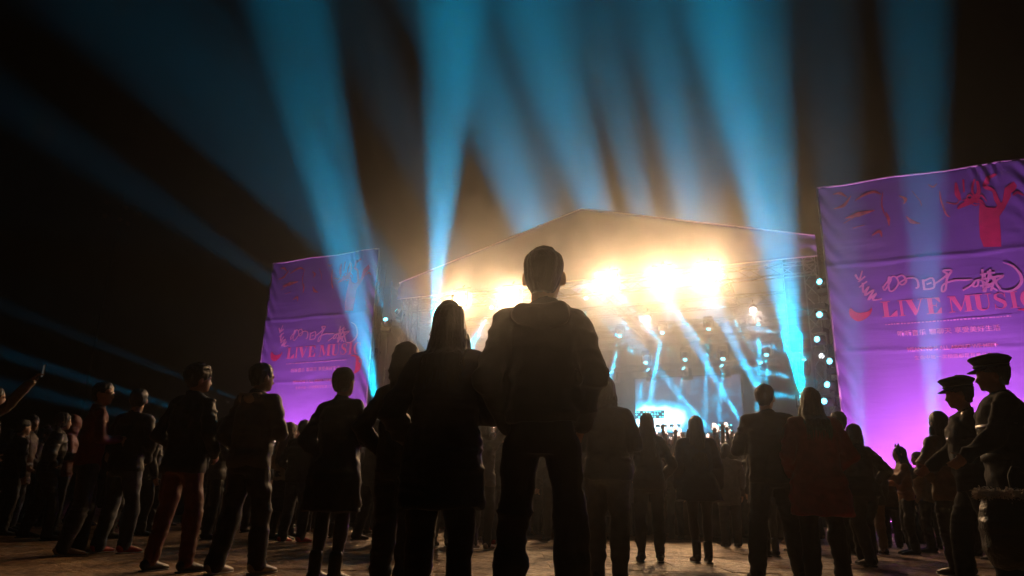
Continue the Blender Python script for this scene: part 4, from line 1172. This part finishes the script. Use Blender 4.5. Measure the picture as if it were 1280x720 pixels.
man = stand(680, 319, 1.79, 'tall short-haired man in a dark jacket with hands in pockets, largest figure, centre', 'the tall man', R_arm='pockets', L_arm='pockets', hair='crop', top='jacket', topcol=C_BLACK, botcol=C_DTRO, hood='down', wide=.89, slim=.87, elbow_out=.002, stance=.145, vox=.012, hem=.97, head=1.12, fine=True, crotch=.84, trouser_w=.45, head_pitch=-4)
wom = stand(563, 385, 1.64, 'long-haired woman in a loose dark coat, left of the tall man', 'the long-haired woman', sex='f', turn=4, R_arm='front', L_arm='jacket_pockets', hair='midlong', top='coat', hem=.66, flare=.03, slim=1.08, wide=1.05, topcol=C_NAVY, botcol=C_DDENIM, vox=.012, stance=.12, bottom='slim', head_yaw=-6, head=1.08)
hoo = stand(509, 437, 1.68, 'figure in a raised dark hood just left of the long-haired woman', 'the hooded figure', turn=20, hood='up', hair='short', topcol=C_BLACK, L_arm='hip', R_arm='front', bottom='trousers', botcol=C_DTRO, head_yaw=10)
bun = stand(431, 463, 1.66, 'woman in a knee-length black coat, knitted cap and dark tights', 'the knee-length coat', sex='f', turn=10, hair='beanie', haircol=F_('knitted_cap', (.05, .035, .03), .9, .5, 1., 30), top='coat', hem=.56, flare=.08, slim=1.15, bottom='tights', L_arm='jacket_pockets', R_arm='front', shoe='boot', head_pitch=-6)
bei = stand(328, 457, 1.76, 'man in a dark jacket with a pale hood lying on his shoulders', 'the pale hood', turn=8, hair='short', topcol=C_GREY, hood='down', R_arm='front', L_arm='jacket_pockets', botcol=C_DTRO, head_yaw=14, step=.10, stance=.13, shoecol=WSHOE, slim=1.08)
rus = stand(249, 459, 1.74, 'man with shaggy hair, dark loose jacket and rust-coloured trousers', 'the rust trousers', turn=4, hair='shaggy', topcol=C_BLACK, hem=.82, slim=1.12, R_arm='jacket_pockets', L_arm='jacket_pockets', botcol=C_RUST, bottom='slim', head_yaw=26, stance=.15, step=.05)
rsh = stand(175, 488, 1.72, 'man in a black jacket with bright red trainers, head turned left', 'the red trainers', turn=-4, hair='short', topcol=C_BLACK, slim=1.12, wide=1.06, R_arm='clasped', L_arm='jacket_pockets', botcol=C_DENIM, head_yaw=-42, glasses=True, shoecol=REDSHOE, stance=.12, step=.06)
gla = stand(130, 480, 1.74, 'man with glasses in a dark red pullover, face turned right in profile', 'the red pullover', turn=28, hair='short', top='thin', topcol=C_RED, botcol=C_DDENIM, head_yaw=38, glasses=True, R_arm='front', L_arm='front', stance=.14, step=-.08, shoecol=TANSHOE)
red = stand(92, 522, 1.62, 'person in a dark red hooded jacket behind the man with glasses', 'the red hood', turn=20, hood='up', hair='short', topcol=C_RED, R_arm='front', L_arm='front', slim=1.08)
swe = stand(61, 537, 1.60, 'woman in a cream sweater and jeans lit warmly from the stage', 'the cream sweater', turn=40, sex='f', hair='bun', haircol=HAIRB, top='thin', topcol=C_CREAM, hem=.93, bottom='slim', botcol=C_DENIM, R_arm='clasped', L_arm='clasped', head_yaw=20, fine=True, step=.08)
lon = stand(41, 521, 1.66, 'woman with long straight hair and dark coat looking right, lit face', 'the lit-faced woman', turn=42, sex='f', hair='long', top='coat', hem=.72, topcol=C_BROWN, bottom='slim', botcol=C_DDENIM, R_arm='jacket_pockets', L_arm='jacket_pockets', head_yaw=24)
arm = stand(-6, 486, 1.76, 'man at the left edge in an olive jacket holding a phone up high', 'the filming man', turn=20, hair='short', topcol=C_OLIVE, hem=.80, R_arm=((.36, .16, 1.56), (.50, .30, 1.83)), L_arm='jacket_pockets', botcol=C_DDENIM, fine=True, curl=.9)
# second line on the left
a1 = stand(281, 524, 1.64, 'person with a warmly lit face between the rust trousers and the pale hood', 'the lit face', turn=50, sex='f', hair='bob', topcol=C_GREY, R_arm='phone', L_arm='phone', head_yaw=25, fine=True)
a2 = stand(363, 530, 1.62, 'long-haired woman in a pale jacket and dark skirt beside the pale hood', 'the pale jacket', turn=14, sex='f', hair='long', haircol=HAIRB, top='jacket', topcol=C_BEIGE, hem=.88, bottom='skirt', R_arm='front', L_arm='jacket_pockets', head_yaw=10)
a3 = stand(606, 528, 1.62, 'person in a grey jacket raising one hand, seen between the couple', 'the raised hand', turn=8, hair='bob', sex='f', topcol=C_GREY, R_arm='high', L_arm='down', fine=True, curl=.25, bottom='slim', shoecol=TANSHOE)
a4 = stand(757, 474, 1.72, 'dark-haired person in a black jacket with arms forward, right of the tall man', 'the arms-forward person', turn=6, sex='f', hair='bob', topcol=C_BLACK, slim=1.2, wide=1.08, R_arm='front', L_arm='front', botcol=C_GTRO)
g1 = stand(808, 519, 1.63, 'left of two long-haired women, dark trousers and short coat', 'the left long-haired pair member', turn=0, sex='f', hair='long', top='jacket', topcol=C_BLACK, hem=.84, slim=1.05, R_arm='jacket_pockets', L_arm='jacket_pockets', bottom='slim', stance=.11)
g2 = stand(869, 522, 1.62, 'right of two long-haired women, wide short coat over tights', 'the right long-haired pair member', turn=0, sex='f', hair='long', top='coat', topcol=C_NAVY, hem=.72, flare=.22, slim=1.12, wide=1.1, R_arm='down', L_arm='down', bottom='tights', stance=.07, shoe='boot')
a5 = stand(907, 556, 1.52, 'short person holding an arm up toward the stage beside the man with glasses', 'the short arm-raiser', turn=4, hair='bob', topcol=C_GREY, top='coat', hem=.7, R_arm='down', L_arm=((.30, .2, 1.55), (.42, .40, 1.78)), fine=True, curl=.2)
mg = stand(955, 483, 1.75, 'man with glasses and elbows bent, arms drawn in front of a dark jacket', 'the bent-elbowed man', turn=2, hair='short', topcol=C_BLACK, slim=1.12, wide=1.06, R_arm='front', L_arm='front', elbow_out=.02, botcol=C_DTRO, stance=.19, glasses=True, head_yaw=30)
bu = stand(1012, 488, 1.68, 'woman with long brown hair in a burgundy coat', 'the burgundy coat', turn=0, sex='f', hair='midlong', haircol=HAIRB, top='coat', topcol=C_BURG, hem=.60, flare=.10, slim=1.2, wide=1.15, R_arm='jacket_pockets', L_arm='jacket_pockets', bottom='trousers', botcol=C_DTRO, stance=.14)
b1 = stand(1047, 517, 1.72, 'head just showing right of the woman in burgundy', 'the half-hidden head', turn=5, hair='short', topcol=C_BLACK)
b2 = stand(1068, 532, 1.56, 'person in a short black jacket leaning right behind the burgundy coat', 'the short black jacket', turn=-4, sex='f', hair='bob', topcol=C_BLACK, slim=1.15, wide=1.1, R_arm='hip', L_arm='front', step=.14, lean=.04)
b3 = stand(1083, 560, 1.46, 'small figure in a dark coat and pale trousers near the right banner', 'the pale trousers', turn=0, hair='bob', sex='f', topcol=C_GREY, top='coat', hem=.8, botcol=F_('pale_cotton', (.32, .24, .18)))
b4 = stand(1105, 580, 1.32, 'small round-headed person with hair rimmed in light, near the right banner', 'the small round head', turn=30, hair='short', topcol=C_BROWN)
cat_ = stand(1124, 560, 1.48, 'woman in profile facing left wearing a headband with pointed ears', 'the eared headband', turn=-62, sex='f', hair='midlong', haircol=HAIRB, top='jacket', topcol=F_('ochre_scarf', (.35, .14, .05)), head_yaw=-10, R_arm='front', L_arm='phone', fine=True)
b5 = stand(1147, 566, 1.46, 'person reaching an arm out to the left in a tan jacket', 'the reaching person', turn=-50, hair='short', topcol=F_('tan_jacket', (.22, .15, .09)), L_arm='reach', R_arm='clasped', fine=True)
b6 = stand(1172, 517, 1.64, 'long-haired woman in a tan jacket rimmed with warm light, beside the officers', 'the tan jacket', turn=-8, sex='f', hair='long', topcol=F_('tan_jacket2', (.20, .14, .09)), hem=.80, R_arm='bagside', L_arm='hip', bottom='slim', fine=True, slim=1.08)
of1 = stand(1200, 478, 1.76, 'officer in a peaked cap walking past, nearer the centre', 'the first officer', turn=-62, slim=1.2, wide=1.1, hair='short', top='coat', topcol=C_UNI, hem=.80, R_arm='swing_f', L_arm='swing_b', step=.20, head_pitch=6, botcol=C_UNI)
of2 = stand(1241, 452, 1.80, 'taller officer in a peaked cap at the right edge', 'the taller officer', turn=-62, hair='short', top='coat', topcol=C_UNI, hem=.76, wide=1.15, slim=1.3, R_arm='swing_b', L_arm='swing_f', step=-.18, head_pitch=4, botcol=C_UNI)
run_jobs()

# ------------------------------------------------------------------ things worn and carried
def peaked_cap(i):
    e, k, HM, hy = i['e'], i['k'], i['HM'], i['hy']
    C0 = HM @ Vector((0, hy - .006, 1.70))
    Rm = HM.to_3x3()
    bm = MB(); n = 24
    prof = [(.092, .112, -.01), (.094, .114, .025), (.118, .134, .05), (.127, .144, .064), (.115, .13, .078), (.06, .07, .098), (.0, .0, .1)]
    vs = []; fs = []
    for a, b_, z in prof:
        for q in range(n):
            t = 2 * math.pi * q / n
            vs.append((C0 + Rm @ Vector((a * math.cos(t), b_ * math.sin(t), z + .028 * (b_ - .09) * 6 * math.sin(t)))) * k)
    for r_ in range(len(prof) - 1):
        for q in range(n): fs.append((r_ * n + q, r_ * n + (q + 1) % n, (r_ + 1) * n + (q + 1) % n, (r_ + 1) * n + q))
    bm.add(vs, fs); cp = bm.build('peaked_cap', C_UNI, e, True)
    bm = MB(); vs = []; fs = []
    for lay in (0, 1):
        for q in range(13):
            t = math.pi * (.12 + .76 * q / 12)
            for rr in (0, 1):
                vs.append((C0 + Rm @ Vector(((.094 + rr * .01) * math.cos(t), .112 * math.sin(t) + rr * .055 * math.sin(t), -.002 - rr * .022 - lay * .004))) * k)
    for lay in (0, 1):
        for q in range(12):
            a = lay * 26 + q * 2; fs.append((a, a + 1, a + 3, a + 2) if lay else (a, a + 2, a + 3, a + 1))
    for q in range(12): fs.append((q * 2 + 1, q * 2 + 3, 26 + q * 2 + 3, 26 + q * 2 + 1))
    bm.add(vs, fs); bm.build('peak', mat('patent_leather', (.012, .012, .012), .15, spec=.7), cp, True)
    bm = MB(); bm.tube([(C0 + Rm @ Vector((.096 * math.cos(2 * math.pi * q / 20), .116 * math.sin(2 * math.pi * q / 20), .012))) * k for q in range(21)], .007, 5)
    bm.build('cap_band', mat('cap_braid', (.08, .07, .04), .6), cp, True)
def band(i, z, zw, name, m_, grow=.012):
    """a belt or strap round the torso"""
    e, k = i['e'], i['k']; bm = MB(); n = 30; vs = []; fs = []
    w_ = np.interp(z, [.80, .98, 1.07, 1.18, 1.30], [.17, .17, i['tw'] * 1.12, i['tw'] * 1.13, i['sw'] * .86]) + i['amp'] + grow; d_ = i['dp'] + i['amp'] * .8 + grow
    for q in range(n):
        t = 2 * math.pi * q / n
        for (g, zz) in ((0, -zw), (0, zw), (-.008, zw), (-.008, -zw)): vs.append(Vector(((w_ + g) * math.cos(t), (d_ + g) * math.sin(t) + i['ln'](z), z + zz)) * k)
    for q in range(n):
        a = q * 4; b_ = ((q + 1) % n) * 4
        for j in range(4): fs.append((a + j, b_ + j, b_ + (j + 1) % 4, a + (j + 1) % 4))
    bm.add(vs, fs); return bm.build(name, m_, e, True)
M_REFL = mat('reflective_strip', (.06, .055, .05), .4, .2, 30); M_LEATH = mat('black_leather', (.006, .006, .006), .8, .1, 20, .2)
for o_ in (of1, of2):
    peaked_cap(o_); band(o_, 1.02, .025, 'belt', M_LEATH, .004); band(o_, 1.24, .018, 'reflective_strip', M_REFL, .004)
# jacket hem ribbing and pocket welts of the tall man
# phone in the raised hand
def item_at(i, side, along, up, name, parts, label, cat):
    sg, sh, E2, W2 = [a for a in i['arms'] if a[0] == side][0]
    d = (W2 - E2).normalized(); p = (W2 + d * along + Vector(up)) * i['k']
    w = Matrix.Rotation(i['e'].rotation_euler.z, 4, 'Z')
    P = Vector(i['e'].location) + w @ p
    return P, d
P, d = item_at(arm, 1, .10, (-.015, .05, .02), 'phone', None, '', '')
ph = empty('phone', P, arm['e'].rotation_euler.z + .15, 'dark phone held up by the man at the left edge', 'phone')
m = MB(); m.box((0, 0, .02), (.078, .009, .155)); m.build('case', mat('phone_case', (.03, .03, .03), .3), ph)
m = MB(); m.box((0, -.0055, .02), (.068, .002, .142)); m.build('display', mat('phone_display', (.02, .02, .02), .1, emis=(.5, .45, .4), estr=.08), ph)
m = MB(); m.bar((.02, .0045, .075), (.02, .0075, .075), .009, 10); m.build('lens', LENSM, ph)
# eared headband
hb = cat_; k = hb['k']
m = MB(); m.tube([(hb['HM'] @ Vector((.088 * math.cos(math.pi * q / 12), hb['hy'] + .02, 1.665 + .118 * math.sin(math.pi * q / 12)))) * k for q in range(13)], .007, 6)
o = m.build('headband', LENSM, hb['e'], True)
for sg in (-1, 1):
    m = MB(); b0 = hb['HM'] @ Vector((sg * .05, hb['hy'] + .02, 1.765)); m.bar(b0 * k, (b0 + Vector((sg * .018, 0, .06))) * k, .026, 6, .002); m.build('ear', F_('felt', (.05, .03, .03)), o)
# pale hood lining on the shoulders of the man with the pale hood
S_ = Soup(); b_ = bei
S_.loft([(-.12, -.03, 1.475), (-.095, -.10, 1.462), (-.04, -.135, 1.44), (.04, -.135, 1.44), (.095, -.10, 1.462), (.12, -.03, 1.475), (.09, .05, 1.45)], [.022, .036, .046, .046, .036, .024, .012], 12)
remesh_job(S_, 'hood', .010, 2, C_BEIGE, bei['e'], folds(.008, 4, 12, 12), bei['k'])
# backpack of the man with bent elbows, shoulder bag of the woman in the tan jacket
bpk = None
S_ = Soup(); S_.loft([(0, 0, z) for z in (-.18, -.165, -.08, .04, .12, .155, .165)], [(.10, .04), (.135, .07), (.145, .085), (.14, .08), (.12, .065), (.08, .045), (.03, .02)], 20, ax=(1, 0, 0))
P, d = item_at(b6, 1, .05, (.06, 0, -.16), 'bag', None, '', '')
bag = empty('shoulder_bag', P, b6['e'].rotation_euler.z + .8, 'tan shoulder bag hanging at the side of the woman beside the officers', 'bag')
remesh_job(S_, 'bag_body', .011, 2, mat('tan_leather', (.33, .2, .1), .5, .2, 10, .3), bag, folds(.006, 2), .85)
m = MB(); m.tube([(-.10, 0, .11), (-.09, 0, .26), (-.03, 0, .42), (.03, 0, .42), (.09, 0, .26), (.10, 0, .11)], .007, 5); m.build('strap', M_LEATH, bag, True)
# large dark bag with fluffy trim standing by the officers
r_ = ray(1270, 650); y = 5.2; x = y * r_.x / r_.y
fb = empty('fur_trimmed_bag', (x, y, .26), .3, 'big rounded black bag with a pale fluffy rim hanging low beside the taller officer', 'bag')
S_ = Soup(); S_.loft([(0, 0, z) for z in (.01, .03, .14, .3, .44, .50, .52)], [(.16, .10), (.22, .15), (.27, .19), (.285, .20), (.25, .17), (.22, .14), (.16, .08)], 22, ax=(1, 0, 0))
remesh_job(S_, 'bag_body', .015, 2, mat('black_nylon', (.02, .02, .02), .35, .2, 10, .6), fb, folds(.018, 12, 6, 6), 1.0)
fm_ = MB(); rf = random.Random(3)
for q in range(2200):
    t = rf.uniform(0, 2 * math.pi); c0 = Vector((.235 * math.cos(t), .155 * math.sin(t), .51)) + Vector((rf.gauss(0, .018), rf.gauss(0, .018), rf.gauss(0, .016)))
    dd = Vector((math.cos(t) + rf.uniform(-.8, .8), math.sin(t) + rf.uniform(-.8, .8), rf.uniform(-.2, 1.2))).normalized()
    fm_.tube([c0, c0 + dd * .018, c0 + dd * .032 + Vector((0, 0, -.008))], [.004, .003, .0008], 3)
tr = fm_.build('fluffy_trim', mat('pale_fur', (.55, .5, .45), .8, sheen=.5), fb)
m = MB()
for sg in (-1, 1): m.tube([(sg * .12, -.1, .5), (sg * .10, -.08, .64), (sg * .03, -.06, .70), (-sg * .03, -.06, .70)], .009, 5)
m.build('handle', M_LEATH, fb, True)
run_jobs()

# ------------------------------------------------------------------ copies for the rows behind
def copy_person(src, x, y, rz, scl, label, group):
    e = src['e'].copy(); COL.objects.link(e); e.location = (x, y, 0); e.rotation_euler = (0, 0, rz); e.scale = (scl, scl, scl)
    e['label'] = label; e['group'] = group
    for ch in src['e'].children:
        c = ch.copy(); COL.objects.link(c); c.parent = e
        for g in ch.children:
            d = g.copy(); COL.objects.link(d); d.parent = c
    return e
SRC = [hoo, bei, rsh, gla, a4, g1, g2, mg, b1, b2, rus, a2]
SRC = [s for s in SRC]
rb = random.Random(21)
GROUP_B = 'spectators in the dim rows behind the front line'
used = {}
fr_sorted = sorted(FRONT, key=lambda i: i['px'])
def name_for(px, row, s):
    L_ = [i for i in fr_sorted if i['px'] <= px]; Rr_ = [i for i in fr_sorted if i['px'] > px]
    rw = {0: 'nearer', 1: 'middle', 2: 'farther'}[row]
    def sh(i): return i['short'].replace('the ', '', 1)
    if L_ and Rr_: t = 'dim %s-row figure between %s and %s' % (rw, sh(L_[-1]), sh(Rr_[0]))
    elif L_: t = 'dim %s-row figure right of %s' % (rw, sh(L_[-1]))
    else: t = 'dim %s-row figure left of %s' % (rw, sh(Rr_[0]))
    used.setdefault(t, 0); used[t] += 1
    if used[t] > 1: t = t.replace('dim ', {2: 'dim further right ', 3: 'dim rightmost '}.get(used[t], 'dim hidden '))
    return t
rows = [(10.0, -30, 1310, 38, 0), (11.8, -25, 1310, 33, 1), (13.6, -20, 1310, 30, 2)]
placed = []
for D, p0, p1, stp, row in rows:
    px = p0 + rb.uniform(0, 20)
    while px < p1:
        dd = D + rb.uniform(-.7, .7)
        skip = (772 < px < 940 and row < 2) or (640 < px < 730 and row == 0) or (1070 < px < 1170 and row < 1)
        r_ = ray(px, 560); x = dd * r_.x / r_.y
        if any((x - i['xy'][0]) ** 2 + (dd - i['xy'][1]) ** 2 < .3 for i in FRONT) or any((x - a) ** 2 + (dd - b_) ** 2 < .25 for a, b_ in placed): skip = True
        if not skip:
            s = rb.choice(SRC); Ht = s['k'] * 1.75; want = rb.uniform(1.50, 1.68) if not (772 < px < 940) else 1.42
            if 1060 < px < 1180: want = rb.uniform(1.3, 1.42)
            placed.append((x, dd))
            lab = name_for(px, row, s)
            rz = -math.atan2(STAGE_C.x - x, STAGE_C.y - dd) + R(rb.uniform(-30, 30))
            copy_person(s, x, dd, rz, want / Ht, lab, GROUP_B)
        px += stp * rb.uniform(.75, 1.3)

# ------------------------------------------------------------------ the packed crowd before the stage
M_CROWD = mat('crowd_clothes', (.10, .07, .06), .9, .5, 3); M_CSKIN = mat('crowd_skin', (.45, .26, .19), .6)
cm = MB(); cs = MB(); cp_ = MB(); rc = random.Random(5)
for q in range(950):
    s = rc.uniform(-17.5, -1.0); d = rc.uniform(-8.5, -1.9)
    P = stw((s, d, 0))
    if P.y < 13.8: continue
    h = rc.uniform(1.52, 1.78); x, y = P.x, P.y; a = rc.uniform(-.5, .5) - ANG * .5
    ca, sa = math.cos(a), math.sin(a)
    def W(u, v, z): return (x + u * ca - v * sa, y + u * sa + v * ca, z)
    cm.tube([W(0, 0, 0.02), W(0, 0, h * .5), W(0, 0, h * .72), W(0, 0, h * .81), W(0, 0, h * .85)], [.16, .19, .22, .18, .07], 7)
    cm.tube([W(0, 0, h * .86), W(0, 0, h * .9), W(0, 0, h * .96), W(0, 0, h)], [.06, .095, .09, .03], 7)
    cs.tube([W(0, .06, h * .875), W(0, .065, h * .91), W(0, .05, h * .955)], [.04, .065, .05], 5)
    for sg in (-1, 1):
        if rc.random() < .5:
            up = rc.uniform(.15, .42)
            e1 = W(sg * .28, .12, h * .86 + up * .3); w1 = W(sg * rc.uniform(.15, .3), .18, h + up)
            cm.tube([W(sg * .2, 0, h * .8), e1, w1], [.055, .045, .035], 5)
            wv = Vector(w1); cs.tube([wv, wv + Vector((0, 0, .06)), wv + Vector((.01, 0, .11))], [.03, .045, .03], 5)
            for fk in range(4):
                cs.bar(wv + Vector(((fk - 1.5) * .018, 0, .09)), wv + Vector(((fk - 1.5) * .03, .01, .17)), .008, 3)
            cs.bar(wv + Vector((-.03 * sg, 0, .05)), wv + Vector((-.07 * sg, 0, .10)), .009, 3)
            if rc.random() < .45:
                pr_ = Matrix.Rotation(rc.uniform(-.5, .5), 3, 'Y'); cm.box(wv + Vector((0, .03, .14)), (.085, .01, .15), pr_); cp_.box(wv + Vector((0, .022, .14)), (.075, .003, .135), pr_)
        else:
            cm.tube([W(sg * .2, 0, h * .8), W(sg * .25, .02, h * .62), W(sg * .2, .15, h * .55)], [.055, .045, .035], 5)
crowd = cm.build('distant_crowd', M_CROWD, None, True); crowd['kind'] = 'stuff'
crowd['label'] = 'packed distant crowd with raised hands in front of the stage'; crowd['category'] = 'crowd'
o = cp_.build('phone_displays', mat('phone_glow', (.1, .1, .1), .3, emis=(1, .72, .6), estr=3.2), crowd); o['kind'] = 'stuff'
o = cs.build('raised_hands', M_CSKIN, crowd, True); o['kind'] = 'stuff'
# small glowing lenses and displays are seen directly; their lamps do the lighting
for m_ in bpy.data.materials:
    if m_.use_nodes and 'Principled BSDF' in m_.node_tree.nodes:
        b_ = m_.node_tree.nodes['Principled BSDF']
        if b_.inputs['Emission Strength'].default_value > 0: m_.cycles.emission_sampling = 'NONE'
